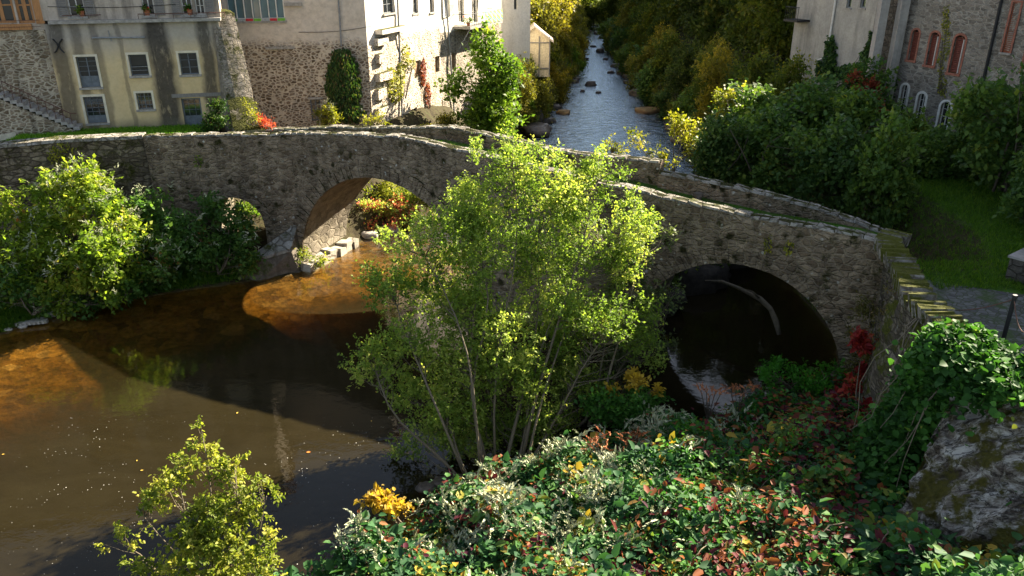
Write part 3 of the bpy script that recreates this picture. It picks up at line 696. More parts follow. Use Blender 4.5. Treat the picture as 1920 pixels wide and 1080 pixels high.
# distance along the facade in plan units from its left end
uu=s.math('ADD',s.math('MULTIPLY',X,fy.d[0]/K),s.math('MULTIPLY',Y_,fy.d[1]/K)); u00=(A_[0]+16)*fy.d[0]+(A_[1]-36.5)*fy.d[1]
uu=s.math('SUBTRACT',uu,u00); zz=s.math('DIVIDE',Z,K)
wob=s.math('MULTIPLY',s.math('SUBTRACT',s.noise(.9,4,.6,vec=s.map((1,1,.5))),.5),.55)
uw=s.math('ADD',uu,wob); st_=None
def us_(px,py=130): return fy.uz(px,py)[0]
for (c0,wd,amp) in ((us_(118),.34,.8),(us_(140,60),.22,.6),(us_(190),.22,.55),(us_(232,120),.1,.5),(us_(305),.52,1),(us_(392),.3,.9),(us_(408,90),.18,.5)):
    k=s.math('MULTIPLY',s.ramp(s.math('DIVIDE',s.math('ABSOLUTE',s.math('SUBTRACT',uw,c0)),wd*2),[(.3,1),(.62,0)]),amp)
    st_=k if st_ is None else s.math('MAXIMUM',st_,k)
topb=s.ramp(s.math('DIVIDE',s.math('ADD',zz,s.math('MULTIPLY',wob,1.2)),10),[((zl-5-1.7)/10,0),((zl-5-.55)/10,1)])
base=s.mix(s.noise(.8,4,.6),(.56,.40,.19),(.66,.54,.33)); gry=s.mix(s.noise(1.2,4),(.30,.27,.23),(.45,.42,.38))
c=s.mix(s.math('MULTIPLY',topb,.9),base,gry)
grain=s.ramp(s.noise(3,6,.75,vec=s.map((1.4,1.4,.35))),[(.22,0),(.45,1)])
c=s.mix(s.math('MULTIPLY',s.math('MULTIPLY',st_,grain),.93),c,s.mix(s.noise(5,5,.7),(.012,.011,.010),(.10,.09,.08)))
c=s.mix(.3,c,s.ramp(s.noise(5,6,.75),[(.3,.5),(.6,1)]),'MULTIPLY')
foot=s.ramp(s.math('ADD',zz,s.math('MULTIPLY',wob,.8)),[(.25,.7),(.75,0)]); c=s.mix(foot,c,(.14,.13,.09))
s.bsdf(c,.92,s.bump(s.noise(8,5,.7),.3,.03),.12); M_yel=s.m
HY=[fy.rect(147,184,106,164),fy.rect(243,277,102,142),fy.rect(337,371,99,140),fy.rect(160,197,181,231),fy.rect(257,286,174,205),fy.rect(343,379,184,236)]
gz=4.7
HY[5]=(HY[5][0],HY[5][1],5.12,HY[5][3])
fy.wall(gz,zl,HY,M_yel,6)
M_bf=simple('blue_grey_frame',(.13,.15,.17),.65,.2)
fy.window(HY[0],2,4,M_bf,trim=M_surround,panel=.36,label='tall window with a wooden lower panel')
w_=fy.window(HY[1],1,1,M_bf,trim=M_surround,label='dark open window with two rails')
mb=MB()
for zf in (.25,.42): mb.tube([fy.P(HY[1][0],HY[1][2]+(HY[1][3]-HY[1][2])*zf,-.03),fy.P(HY[1][1],HY[1][2]+(HY[1][3]-HY[1][2])*zf,-.03)],.012,6)
mb.build('rail',M_zinc,w_)
fy.window(HY[2],2,3,M_bf,trim=M_surround); fy.window(HY[3],3,5,M_bf,trim=M_surround,panel=.28,trimw=.1); fy.window(HY[4],4,4,M_bf,trim=M_surround)
fy.window(HY[5],3,3,M_bf,name='door',panel=.42,sill=False,fw=.07)
mb=MB(); u_,z_=fy.uz(322,180); fy.slab(mb,u_,fy.L-.02,z_-.08,z_+.08,.0,.05); mb.build('lintel',M_greywood,YH)
mb=MB(); fy.slab(mb,fy.uz(92,40)[0],fy.L+.1,zl,zl+.13,-.2,.22); mb.build('ledge',M_sill,YH)
mb=MB(); a=fy.uz(173,71); b=fy.uz(272,70); mb.tube([fy.P(a[0],a[1],.06),fy.P(b[0],b[1],.06)],.035,8); 
c_=fy.uz(205,66);  mb.tube([fy.P(c_[0],c_[1]+.2,.07),fy.P(c_[0]+.05,c_[1]-.25,.07)],.02,6); mb.build('pipe',M_zinc,YH)
# iron wall tie, two crossed curved bars
mb=MB(); 
for sg in (-1,1):
    pts=[]
    for k in range(9):
        t=k/8*2-1; px=110+sg*(1+8*abs(t)**1.7)*1.0; py=86+t*13; q=fy.uz(px+t*2.0,py); pts.append(fy.P(q[0],q[1],.035))
    mb.tube(pts,.028,6)
mb.build('wall_tie',M_dark,YH)
# upper storey
M_upl=plaster('upper_plaster',(.55,.47,.38),(.45,.38,.31),.55)
fu=Fac(fy.P(0,0,-.06)[:2],fy.P(fy.L+.1,0,-.06)[:2],YH)
zt=15.5
HU=[fu.rect(122,152,-60,31),fu.rect(262,284,-60,29),fu.rect(336,356,-60,28),fu.rect(362,379,-60,28)]
fu.wall(zl+.131,zt,HU,M_upl,6,name='upper_wall')
for h in HU: fu.window(h,2,5,M_framew,trim=None)
for h,l,r in ((HU[0],1,1),(HU[1],0,1),(HU[2],1,0),(HU[3],0,1)):
    wv=.42
    if l: fu.shutter(h[0]-wv,h[0]-.02,h[2],h[3],M_greywood)
    if r: fu.shutter(h[1]+.02,h[1]+wv,h[2],h[3],M_greywood)
fu.roof(zt,6,M_tile)
M_pot=simple('terracotta',(.36,.13,.06),.8)
M_geran=leafmat('geranium_leaf',[(0,(.04,.10,.015)),(.8,(.09,.17,.02)),(.85,(.5,.03,.02)),(1,(.6,.05,.02))],.3)
M_yel_leaf=leafmat('pot_leaf',[(0,(.08,.14,.015)),(1,(.2,.26,.03))],.3)
def potplant(p,r,mat,label,pot=M_pot,hgt=.22,n=70,cat='potted plant',group=None):
    t=Root('potted_plant',p,label,cat,group); mb=MB(); mb.tube([(p[0],p[1],p[2]),(p[0],p[1],p[2]+hgt*.8),(p[0],p[1],p[2]+hgt*.8),(p[0],p[1],p[2]+hgt)],[hgt*.4,hgt*.5,hgt*.58,hgt*.58],10); mb.build('pot',pot,t)
    C,O,Rr=blobpts([((p[0],p[1],p[2]+hgt+r*.5),(r,r,r*.8))],n); V_,F_,q=sprays(C,O,1,r*.5,3,.09,.7,crnd=Rr); mkmesh('leaves',V_,F_,mat,t,rnd=q)
a=fy.uz(152,33); potplant(fu.P(HU[0][1]-.14,HU[0][2],-.02),.16,M_yel_leaf,'small green potted plant on the left sill of the ochre house')
potplant(fu.P(HU[1][0]+.15,HU[1][2],-.02),.17,M_geran,'potted geranium with red flowers on the middle sill of the ochre house')
potplant(fu.P(HU[2][0]+.3,HU[2][2],-.02),.15,M_geran,'potted plant on the right-hand sill of the ochre house, beside the glazed band')
mb=MB(); a=fu.P(HU[1][0]-.2,zl+.34,.2); b=fu.P(fu.L+.2,zl+.34,.2); mb.tube([a,b],.018,6); mb.tube([fu.P(.8,zl+.34,.2),fu.P(2.3,zl+.34,.2)],.018,6)
for uq in np.linspace(HU[1][0]-.2,fu.L+.2,6): mb.tube([fu.P(uq,zl+.13,.2),fu.P(uq,zl+.34,.2)],.012,5)
mb.build('sill_rail',M_rust,YH)
# ---- left stone house
SH=Root('stone_house',(-22,36,5),'rough stone house with a varnished wooden bay at the far left above the stairs','house')
fl=Fac((-27.5,33.1),fy.P(-.02,0,-.12)[:2],SH)
M_sh=masonry('tan_rubble',[(0,(.20,.145,.09)),(.4,(.34,.26,.17)),(.8,(.43,.34,.24)),(1,(.26,.19,.12))],(.50,.43,.32),3.2,1.8,.13,.35,(.10,.08,.05),.6,streak=.5,bump=.8)
zb=fl.uz(40,57)[1]
fl.wall(gz,zb,[],M_sh,6,rough_=.08)
fv=Fac(fl.P(0,0,-.04)[:2],fl.P(fl.L,0,-.04)[:2],SH)
hb=[fv.rect(-32,20,-60,44),fv.rect(24,55,-60,44)]
fv.wall(zb+.001,zt,hb,M_upl,6,name='upper_wall')
for h in hb:
    fv.window(h,2,3,M_wood,sill=False,fw=.1,bar=.09)
mb=MB(); 
for (l,r,t,b) in ((-40,78,45,56),): 
    q=fv.rect(l,r,t,b); fv.slab(mb,q[0],q[1]-.35,q[2],q[3],.001,.16)
q=fv.rect(58,74,-60,44); fv.slab(mb,q[0],q[1],q[2],q[3],.001,.10)
q=fv.rect(-40,58,44,46)
mb.build('timber_cladding',M_wood,SH)
mb=MB(); q=fv.rect(-60,76,38,39); fv.slab(mb,0.2,q[1],q[2],q[2]+.02,.2,.22); fv.slab(mb,0.2,q[1],q[2]-.25,q[2]-.235,.2,.22); mb.build('rail',M_rust,SH)
fv.roof(zt,6,M_tile)
# ---- stairs
ST=Root('stone_stairs',(-21,34.6,5),'outdoor stone stairs with a rusty handrail against the rubble wall at far left','stairs')
f2=Fac(fl.P(0,0,.95)[:2],fl.P(fl.L,0,.95)[:2],ST)
a=f2.uz(-5,178); b=f2.uz(150,243)
mb=MB(); n=13; 
for i in range(n):
    u0=a[0]+(b[0]-a[0])*i/n; u1=a[0]+(b[0]-a[0])*(i+1)/n; z1=a[1]+(b[1]-a[1])*i/n
    f2.slab(mb,u0-.03,u1+.0,z1-.14,z1,-.92,.03)
mb.build('treads',M_sill,ST)
mb=MB(); P=f2.P
vs=[P(a[0]-3,gz),P(b[0],gz),P(b[0],b[1]-.15),P(a[0],a[1]-.15),P(a[0]-3,a[1]-.15)]; vb=[P(a[0]-3,gz,-.9),P(b[0],gz,-.9),P(b[0],b[1]-.15,-.9),P(a[0],a[1]-.15,-.9),P(a[0]-3,a[1]-.15,-.9)]
mb.add(vs+vb,[(0,1,2,3,4),(9,8,7,6,5),(1,6,7,2),(2,7,8,3),(3,8,9,4)]); mb.build('stair_wall',M_sh,ST)
mb=MB(); hr=f2.uz(2,152); he=f2.uz(136,212); 
mb.tube([P(hr[0],hr[1],0),P(he[0]-.1,he[1],0),P(he[0]+.15,he[1]-.03,0)],.022,6)
mb.tube([P(hr[0],hr[1]-.25,0),P(he[0]-.1,he[1]-.25,0)],.012,5)
for k in range(9):
    f=k/8; u=hr[0]+(he[0]-.1-hr[0])*f; z=hr[1]+(he[1]-hr[1])*f; mb.tube([P(u,z,0),P(u,z-.62,0)],.013,5)
mb.build('handrail',M_rust,ST)
# low kerb wall by the lawn far left
KB=Root('garden_kerb',(-20,33.2,5.2),'short pale stone kerb beside the lawn at the far left edge','kerb')
p=at_z(8,262,5.45); mb=MB(); mb.box((p[0]-.5,p[1]+.3,5.3),(1.6,.2,.5),(.45,.9),jit=.02); mb.build('kerb_stone',M_surround,KB)
# ---- buttress wall
BW=Root('buttress_wall',(-12.3,36,5),'tall sloping stone buttress wall, sunlit on its right side, between the ochre house and the rubble house','wall')
M_bw=masonry('buttress_stone',[(0,(.30,.26,.20)),(.5,(.48,.42,.34)),(1,(.38,.33,.26))],(.36,.31,.25),3.2,1.5,.06,.3,(.08,.065,.05),.7,lichen=.3,bump=1.1)
pa=(-13.1,37.9); pbt=at_z(474,240,5.4)
mb=MB(); n=26
dx,dy=pbt[0]-pa[0],pbt[1]-.4-pa[1]; l=math.hypot(dx,dy); nx_,ny_=dy/l,-dx/l   # left-hand normal
for i in range(n+1):
    f=i/n; x,y=pa[0]+dx*f,pa[1]+dy*f
    z=np.interp(f,[0,.16,.35,.62,.85,1],[10.2,10.1,8.6,6.6,5.75,5.35])+mn.noise((f*9,1,1))*.09
    wv=.46+.2*f
    for (o_,zz) in ((-1.35,3.9),(-1.05,(3.9+z)/2),(-1,z-.03),(-.4,z+.04),(.4,z+.04),(1,z-.04),(1.15,(3.9+z)/2),(1.3,3.9)):
        p=(x-nx_*o_*wv*-1,y-ny_*o_*wv*-1,zz); mb.v.append(rough(p,(nx_,ny_),.06,1.5))
for i in range(n):
    for k in range(7): mb.f.append((i*8+k,i*8+k+1,(i+1)*8+k+1,(i+1)*8+k))
mb.f.append(tuple(n*8+k for k in range(8))); mb.f.append(tuple(range(8))[::-1]); mb.build('wall_body',M_bw,BW)
# ---- rubble house with glazed band
RH=Root('rubble_house',(-11,41,4.6),'large rubble and peeling plaster house with a glazed band and a hanging ivy','house')
fr_=Fac((-16.2,41.3),(-7.45,42.8),RH)
zpl=fr_.uz(600,56)[1]
M_rh=masonry('pale_rubble',[(0,(.13,.09,.055)),(.4,(.27,.195,.13)),(.8,(.37,.28,.2)),(1,(.19,.13,.085))],(.60,.51,.39),3.6,1.6,.15,.35,(.12,.095,.07),.55,streak=.12,bump=.8,top=(( zpl-.6)*K-4.6*K,(zpl+.2)*K-4.6*K,(.60,.52,.43),1.0))
hg=fr_.rect(408,530,-60,36); hs=fr_.rect(583,602,186,226)
fr_.wall(3.2,15.9,[hg,hs],M_rh,7,rough_=.06,step=.8)
mb=MB(); a,b,c,d=hg
fr_.slab(mb,a,a+.05,c,d,-.14,-.02); fr_.slab(mb,b-.05,b,c,d,-.14,-.02); fr_.slab(mb,a,b,c,c+.05,-.15,-.03)
for i in range(1,8): u=a+(b-a)*i/8; fr_.slab(mb,u-.022,u+.022,c+.05,d,-.13,-.01)
wf=mb.build('glazed_band',M_white,RH); mb=MB(); fr_.slab(mb,a,b,c,d,-.2,-.17); mb.build('pane',M_bglass,wf)
cols=[(.5,.02,.03),(.16,.42,.03),(.5,.5,.5),(.5,.02,.03),(.16,.42,.03),(.5,.5,.5),(.5,.02,.03),(.16,.42,.03)]
M_c=[simple('red_panel',cols[0],.5),simple('green_panel',cols[1],.5),simple('grey_panel',(.35,.37,.38),.5)]
for i in range(8):
    mb=MB(); u0=a+(b-a)*i/8+.025; u1=a+(b-a)*(i+1)/8-.025; fr_.slab(mb,u0,u1,c-.085,c+.03,-.02,.05); mb.build('coloured_panel',M_c[i%3],RH)
mb=MB(); fr_.slab(mb,a-.05,b+.05,c-.19,c-.09,-.05,.08); mb.build('sill',M_sill,RH)
fr_.window(hs,2,4,M_bf,sill=False,trim=None); mb=MB(); fr_.slab(mb,hs[0]-.1,hs[1]+.15,hs[3],hs[3]+.1,-.02,.05); mb.build('lintel',M_sill,RH)
fr_.pipe([(632,-60),(632,-40),(640,86)],.045); 
mb=MB(); q=fr_.rect(533,566,5,11); fr_.slab(mb,q[0],q[1],q[2],q[3],0,.16); mb.build('stone_ledge',M_sill,RH); mb=MB(); q=fr_.rect(498,552,88,92); fr_.slab(mb,q[0],q[1],q[2],q[3],0,.10); mb.build('stone_ledge',M_sill,RH)
mb=MB(); q=fr_.rect(543,560,150,235)
fr_.roof(15.9,7,M_tile)
# ---- sunlit white house facing the river
WH=Root('sunlit_house',(-6,44,4),'tall whitewashed stone house in full sun with slit windows, facing the river','house')
fw_=Fac((-7.45,42.8),(-4.4,51.2),WH)
M_wh=masonry('whitewashed_stone',[(0,(.16,.11,.075)),(.5,(.32,.245,.175)),(1,(.42,.34,.26))],(.60,.53,.42),4.0,1.6,.22,.35,(.22,.17,.12),.5,streak=.25,bump=.9,top=(fw_.uz(760,52)[1]*K-4*K-.4,fw_.uz(760,52)[1]*K-4*K+.4,(.68,.62,.53),.8),soft=.08)
hw=[fw_.rect(717,738,-60,25),fw_.rect(772,783,-60,25),fw_.rect(804,812,-60,23),fw_.rect(778,789,113,143),fw_.rect(815,823,105,135),fw_.rect(828,834,186,214),fw_.rect(766,783,204,240)]
fw_.wall(1.5,15.5,hw,M_wh,6,rough_=.10,step=.7,left=False)
for h in hw[:3]: fw_.window(h,2,5,M_frame,sill=True)
M_nicheb=simple('niche_wood',(.28,.17,.09),.8,.3)
for h in hw[3:6]:
    mb=MB(); fw_.slab(mb,h[0],h[1],h[2],h[3],-.3,-.12); mb.build('niche_board',M_nicheb,WH)
mb=MB(); h=hw[6]; fw_.slab(mb,h[0],h[1],h[2],h[3],-.3,-.15); mb.build('blocked_door',M_sh,WH)
fw_.pipe([(741,-60),(741,-40),(752,232)],.055); 
mb=MB(); q=fw_.rect(700,752,52,60); fw_.slab(mb,q[0]+.2,q[1],q[2],q[3],-.1,.42)
for k,(l,r,t,b) in enumerate(((702,722,70,84),(703,716,100,118),(702,727,135,150),(703,719,165,185),(702,724,200,215))):
    q=fw_.rect(l,r,t,b); fw_.slab(mb,q[0],q[1],q[2],q[3],-.1,.22+.05*(k%3))
mb.build('projecting_stone',M_wh,WH)
fw_.roof(15.5,6,M_tile)
# ---- riverside stone house with balcony
BH=Root('balcony_house',(-3,51,3),'riverside stone house with a small balcony and tall white gable corner behind the leafy tree','house')
fb=Fac((-4.39,51.25),(-.75,59.5),BH)
M_bh=masonry('grey_rubble',[(0,(.24,.2,.16)),(.5,(.42,.36,.29)),(1,(.5,.44,.36))],(.48,.42,.33),3.2,1.6,.12,.3,(.08,.07,.05),.6,streak=.3,bump=1,top=(fb.uz(870,50)[1]*K-3*K,fb.uz(870,45)[1]*K-3*K,(.75,.7,.6),.5))
hbb=[fb.rect(846,854,100,130),fb.rect(834,843,-40,32),fb.rect(860,870,-40,42),fb.rect(885,895,-40,42)]
fb.wall(.5,15.5,hbb,M_bh,6,rough_=.12,step=.8,left=True)
mb=MB(); h=hbb[0]; fb.slab(mb,h[0],h[1],h[2],h[3],-.3,-.12); mb.build('niche_board',M_nicheb,BH)
for h in hbb[1:]: fb.window(h,2,4,M_framew,sill=False)
for h in hbb[1:2]: fb.shutter(h[0]-.35,h[0]-.02,h[2],h[3],M_white); 
q=fb.rect(851,914,40,48); BC=MB(); fb.slab(BC,q[0],q[1],q[2],q[2]+.16,-.05,1.15); bal=BC.build('balcony',M_sill,BH)
mb=MB(); ra=q[2]+.16
for u in np.linspace(q[0]+.03,q[1]-.03,16): mb.tube([fb.P(u,ra,1.1),fb.P(u,ra+.72,1.1)],.014,5)
for zz in (.05,.72): mb.tube([fb.P(q[0],ra+zz,0),fb.P(q[0],ra+zz,1.1),fb.P(q[1],ra+zz,1.1),fb.P(q[1],ra+zz,0)],.022,5)
mb.build('railing',M_dark,bal)
mb=MB(); mb.tube([fb.P(q[0]+.3,q[2],1.0),fb.P(q[0]+.1,q[2]-1.6,.02)],.035,5); mb.build('strut',M_zinc,bal)
fb.pipe([(832,-60),(832,-30),(851,234)],.055)
fb.roof(15.5,6,M_tile)
s=NT('striped_cloth'); X,Y_,Z=s.sep(); c=s.ramp(s.math('FRACT',s.math('ADD',s.math('MULTIPLY',Y_,1.6),s.math('MULTIPLY',Z,2.3))),[(0,(.1,.35,.4)),(.3,(.5,.42,.08)),(.6,(.15,.4,.25)),(.85,(.55,.5,.35))],'CONSTANT'); s.bsdf(c,.8); 
cl=MB()
uA,uB=q[0]+(q[1]-q[0])*.45,q[1]-.05
for i in range(13):
    u=uA+(uB-uA)*i/12
    for zz in (.02,.4,.74): cl.v.append(fb.P(u,ra+zz,1.15+.03*math.sin(i*2.1)+(0 if zz>.5 else .02)))
for i in range(12):
    for k in range(2): cl.f.append((i*3+k,(i+1)*3+k,(i+1)*3+k+1,i*3+k+1))
o=cl.build('cloth',s.m,None,fb.P(uA,ra,1.15)); setp(o,'colourful striped cloth hung along the balcony railing','cloth')
potplant(fb.P(q[0]+.25,ra,.9),.3,M_geran,'green pot plant at the left corner of the balcony')
# white gable beyond
GH=Root('white_gable_house',(1,60,3),'narrow bright white house corner seen behind the leafy riverside tree','house')
M_wg=plaster('white_render',(.80,.77,.70),(.72,.68,.6),.12)
fg=Fac((-1.7,61.6),(1.37,63.2),GH); hgw=[fg.rect(964,970,-40,18)]
fg.wall(1.5,16,hgw,M_wg,5)
fg.window(hgw[0],1,3,M_frame,sill=False); fg.roof(16,5,M_tile)
mb=MB(); q=fg.rect(984,991,-60,76)
# garden shed beyond
p=at_y(1012,92,67); SD=Root('garden_shed',(p[0],67,p[2]-1.5),'small timber garden shed with a pale tiled gable roof on the left river bank','shed')
mb=MB(); z0=p[2]-2.2; z1=p[2]+.7; xw_=1.35; x0=p[0]-xw_-.35; x1=p[0]+xw_-.55
mb.box(((x0+x1)/2,68,(z0+z1)/2),(x1-x0,2,z1-z0)); mb.add([(x0,67,z1),(x1,67,z1),((x0+x1)/2,67,z1+1.0)],[(0,1,2)]); mb.build('wall',simple('cream_boards',(.6,.5,.33),.8,.2),SD)
mb=MB(); 
for f in (0,.33,.66,1): mb.box((x0+(x1-x0)*f,66.96,(z0+z1)/2+.15),(.09,.06,z1-z0+.3))
mb.box(((x0+x1)/2,66.95,z1-.2),(x1-x0,.06,.09)); mb.box(((x0+x1)/2,66.95,z0+.7),(x1-x0,.06,.09)); mb.build('timber_frame',M_greywood,SD)
mb=MB(); xm=(x0+x1)/2
for sg,xe in ((-1,x0-.3),(1,x1+.3)):
    mb.hexa([(xe,66.7,z1-.2),(xm,66.7,z1+1.0),(xm,69.2,z1+1.0),(xe,69.2,z1-.2),(xe,66.7,z1-.05),(xm,66.7,z1+1.16),(xm,69.2,z1+1.16),(xe,69.2,z1-.05)])
mb.build('roof',simple('pale_tiles',(.5,.42,.34),.85,.3,8),SD)
# ---- RIGHT BANK
ML=Root('stone_mill',(22,40,4),'dark coursed stone mill building with narrow red-shuttered windows on the shaded right bank','building')
fm=Fac((20.15,44.1),(23.3,37.2),ML)
M_mill=masonry('coursed_stone',[(0,(.20,.175,.145)),(.5,(.33,.29,.24)),(1,(.42,.375,.31))],(.40,.37,.31),2.3,2.4,.05,.35,(.08,.07,.055),.55,(.12,.13,.01),.15,bump=.7)
hm=[fm.rect(1707,1720,55,113),fm.rect(1741,1757,60,123),fm.rect(1785,1805,65,138),fm.rect(1687,1699,158,220),fm.rect(1717,1731,174,240),fm.rect(1759,1778,190,262)]
zt2=18
fm.wall(3,zt2,hm,M_mill,9,rough_=.03,step=1)
def archtrim(f,h,mat,w_=.1,o=.03,parent=None):
    a,b,c,d=h; m_=(a+b)/2; r=(b-a)/2; mb=MB(); n=8; hgt=r*.8
    f.slab(mb,a-w_,a,c,d-hgt,-.02,o); f.slab(mb,b,b+w_,c,d-hgt,-.02,o)
    for i in range(n):
        t0,t1=math.pi*(1-i/n),math.pi*(1-(i+1)/n); q=[]
        for oo in (-.02,o):
            for (rr,t) in ((0,t0),(0,t1),(1,t1),(1,t0)):
                ru=r+w_*rr; rz=hgt+w_*rr; q.append(f.P(m_+ru*math.cos(t),d-hgt+rz*math.sin(t),oo))
        mb.add(q,[(3,2,1,0),(4,5,6,7),(0,1,5,4),(1,2,6,5),(2,3,7,6),(3,0,4,7)])
        # corner fill between arch and square hole
        P=f.P; xA,xB=m_+r*math.cos(t0),m_+r*math.cos(t1); zA,zB=d-hgt+hgt*math.sin(t0),d-hgt+hgt*math.sin(t1)
        mb.add([P(xA,zA,.004),P(xB,zB,.004),P(xB,d+.002,.004),P(xA,d+.002,.004)],[(0,1,2,3)])
    return mb.build('surround',mat,parent)
for i,h in enumerate(hm):
    w_=fm.window(h,2,5,M_framew if i>2 else M_shut,sill=False,rec=.14,fw=.05)
    archtrim(fm,h,M_brick if i<3 else M_white,.10 if i<3 else .12,.03,w_)
    if i<3:
        fm.shutter(h[0]+.02,h[1]-(.16 if i else .03),h[2]+.02,h[3]-.12,M_shut,off=-.12)
        mb=MB(); fm.slab(mb,h[0]-.12,h[1]+.12,h[2]-.12,h[2],-.05,.08); mb.build('sill',M_brick,w_)
        if i: mb=MB(); fm.slab(mb,h[1]-.14,h[1]-.1,h[2],h[3]-.2,-.1,-.04); mb.build('pipe',M_framew,w_)
fm.pipe([(1893,-60),(1888,-35),(1842,168)],.07,mat=M_dark)
fm.roof(zt2,9,M_tile)
# mill side facing the camera
OH=Root('orange_shutter_house',(24,36,4),'stone house at the right edge with tall rusty orange shutters','house')
fo=Fac((23.35,37.1),(26.2,31.5),OH)
ho=[fo.rect(1889,1904,4,100),fo.rect(1921,1936,80,140)]
fo.wall(3,zt2,ho,M_mill,7,rough_=.03,left=False)
for h in ho:
    w_=fo.window(h,1,2,M_shut2,sill=True,trim=M_brick); fo.shutter(h[0],h[1],h[2],h[3],M_shut2,off=-.08)
fo.roof(zt2,7,M_tile)
# white rendered house further back
WR=Root('rendered_house',(18.5,50,4),'pale grey rendered house on the right bank with ivy climbing its foot','house')
fwr=Fac((17.6,52.3),(20.1,46.6),WR)
hr_=[fwr.rect(1591,1600,-50,15),fwr.rect(1617,1627,-50,15)]
M_wr=plaster('grey_render',(.46,.43,.37),(.36,.34,.3),.35)
fwr.wall(2,12.3,hr_,M_wr,7)
for h in hr_: fwr.window(h,1,2,M_frame,sill=True)
fwr.pipe([(1572,-60),(1572,-20),(1552,108),(1536,112)],.06,mat=M_framew)
fwr.roof(12.3,7,M_tile)
mb=MB(); q=fwr.rect(1545,1572,38,46); fwr.slab(mb,.1,1.3,q[2],q[2]+.12,0,1.0); bl=mb.build('balcony',M_dark,WR)
mb=MB()
for u in np.linspace(.15,1.25,8): mb.tube([fwr.P(u,q[2]+.1,.95),fwr.P(u,q[2]+.85,.95)],.015,5)
mb.tube([fwr.P(.1,q[2]+.85,.95),fwr.P(1.3,q[2]+.85,.95)],.02,5); mb.build('railing',M_dark,bl)
# annex with two concrete pillars between the two houses
AN=Root('pillared_annex',(20,45.5,4),'narrow dark annex with two tall concrete pillars between the rendered house and the mill','building')
fa=Fac((20.4,46.4),(21.0,44.5),AN); M_an=masonry('dark_rubble',[(0,(.10,.085,.07)),(.5,(.17,.15,.12)),(1,(.22,.19,.16))],(.08,.07,.055),2.5,1.5,.05,.5,(.03,.025,.02),.9,bump=1)
fa.wall(3,12.8,[],M_an,3,left=False,right=False)
M_conc=plaster('concrete',(.42,.39,.35),(.33,.31,.28),.4)
for px0,px1 in (((1650),(1632)),((1688),(1661))):
    mb=MB(); t=at_y(px0+4,0,43.6); b=at_y(px1,165,43.6)
    xm=b[0]; mb.box((xm,43.75 if px0<1660 else 43.3,8.0),(.42,.5,10)); mb.build('pillar',M_conc,AN)
mb=MB(); 
# railing platform by the mill
RL=Root('iron_railing',(20,41,5),'dark iron railing on a small landing in front of the mill','railing')
p=at_y(1683,240,41); mb=MB(); x0,x1=p[0]-.6,p[0]+.5; zb_=p[2]-.45
for zz in (0,.3,.6,.9): mb.box(((x0+x1)/2,41,zb_+zz),(x1-x0,.05,.06))
for xx in (x0,x1): mb.box((xx,41,zb_+.45),(.07,.07,1.0))
mb.build('rails',M_rust,RL); mb=MB(); mb.box(((x0+x1)/2,41.5,zb_-.15),(x1-x0+.3,1.4,.2)); mb.box(((x0+x1)/2,41.5,(zb_+3.8)/2-.15),(x1-x0,1.2,zb_-3.8)); mb.build('landing',M_an,RL)
# ================= VEGETATION =================
M_bark=simple('pale_bark',(.13,.105,.07),.85,.35,9,stretch=(6,6,1.2),bump=.4)
M_bark2=simple('dark_bark',(.075,.06,.045),.9,.35,7,stretch=(5,5,1),bump=.4)
M_alder=leafmat('sunny_tree_leaf',[(0,(.06,.11,.015)),(.35,(.14,.215,.035)),(.7,(.27,.34,.065)),(.93,(.47,.46,.12)),(1,(.6,.56,.2))],.5,trcol=1.7)
M_shrub=leafmat('shrub_leaf',[(0,(.06,.10,.012)),(.45,(.17,.21,.025)),(.85,(.34,.33,.05)),(1,(.5,.42,.12))],.45)
M_oak=leafmat('wood_leaf',[(0,(.035,.06,.012)),(.5,(.075,.11,.018)),(.85,(.15,.165,.025)),(1,(.26,.21,.035))],.5,objvar=.35)
M_olive=leafmat('autumn_leaf',[(0,(.08,.09,.016)),(.5,(.17,.165,.025)),(.85,(.30,.26,.04)),(1,(.42,.31,.06))],.5,objvar=.3)
M_green=leafmat('bright_leaf',[(0,(.05,.10,.012)),(.5,(.10,.18,.02)),(.85,(.18,.26,.03)),(1,(.30,.32,.05))],.5,objvar=.2)
M_maple=leafmat('cool_green_leaf',[(0,(.03,.07,.018)),(.5,(.065,.13,.028)),(.85,(.13,.20,.035)),(1,(.26,.28,.045))],.4,objvar=.25)
M_knot=leafmat('lit_knotweed_leaf',[(0,(.06,.12,.014)),(.5,(.17,.24,.025)),(.8,(.28,.32,.04)),(.93,(.42,.36,.07)),(1,(.34,.14,.03))],.55)  # knotweed for sunlit bushes, sunlight put into the leaf colour
M_knot_shade=leafmat('shaded_knotweed_leaf',[(0,(.03,.08,.018)),(.5,(.07,.15,.03)),(.8,(.13,.21,.04)),(.9,(.2,.22,.04)),(.93,(.34,.16,.04)),(1,(.22,.06,.04))],.45)  # darker knotweed copy for shaded bushes, shade put into the leaf colour
s=NT('flower_plume'); s.bsdf(s.mix(s.noise(9,2),(.30,.33,.19),(.48,.49,.34)),.8,None,.2); M_plume=s.m
s=NT('dry_plume'); s.bsdf(s.mix(s.noise(9,2),(.33,.10,.035),(.48,.20,.09)),.8,None,.2); M_dry=s.m
def lerp3(a,b,t): return tuple(a[i]+(b[i]-a[i])*t for i in range(3))
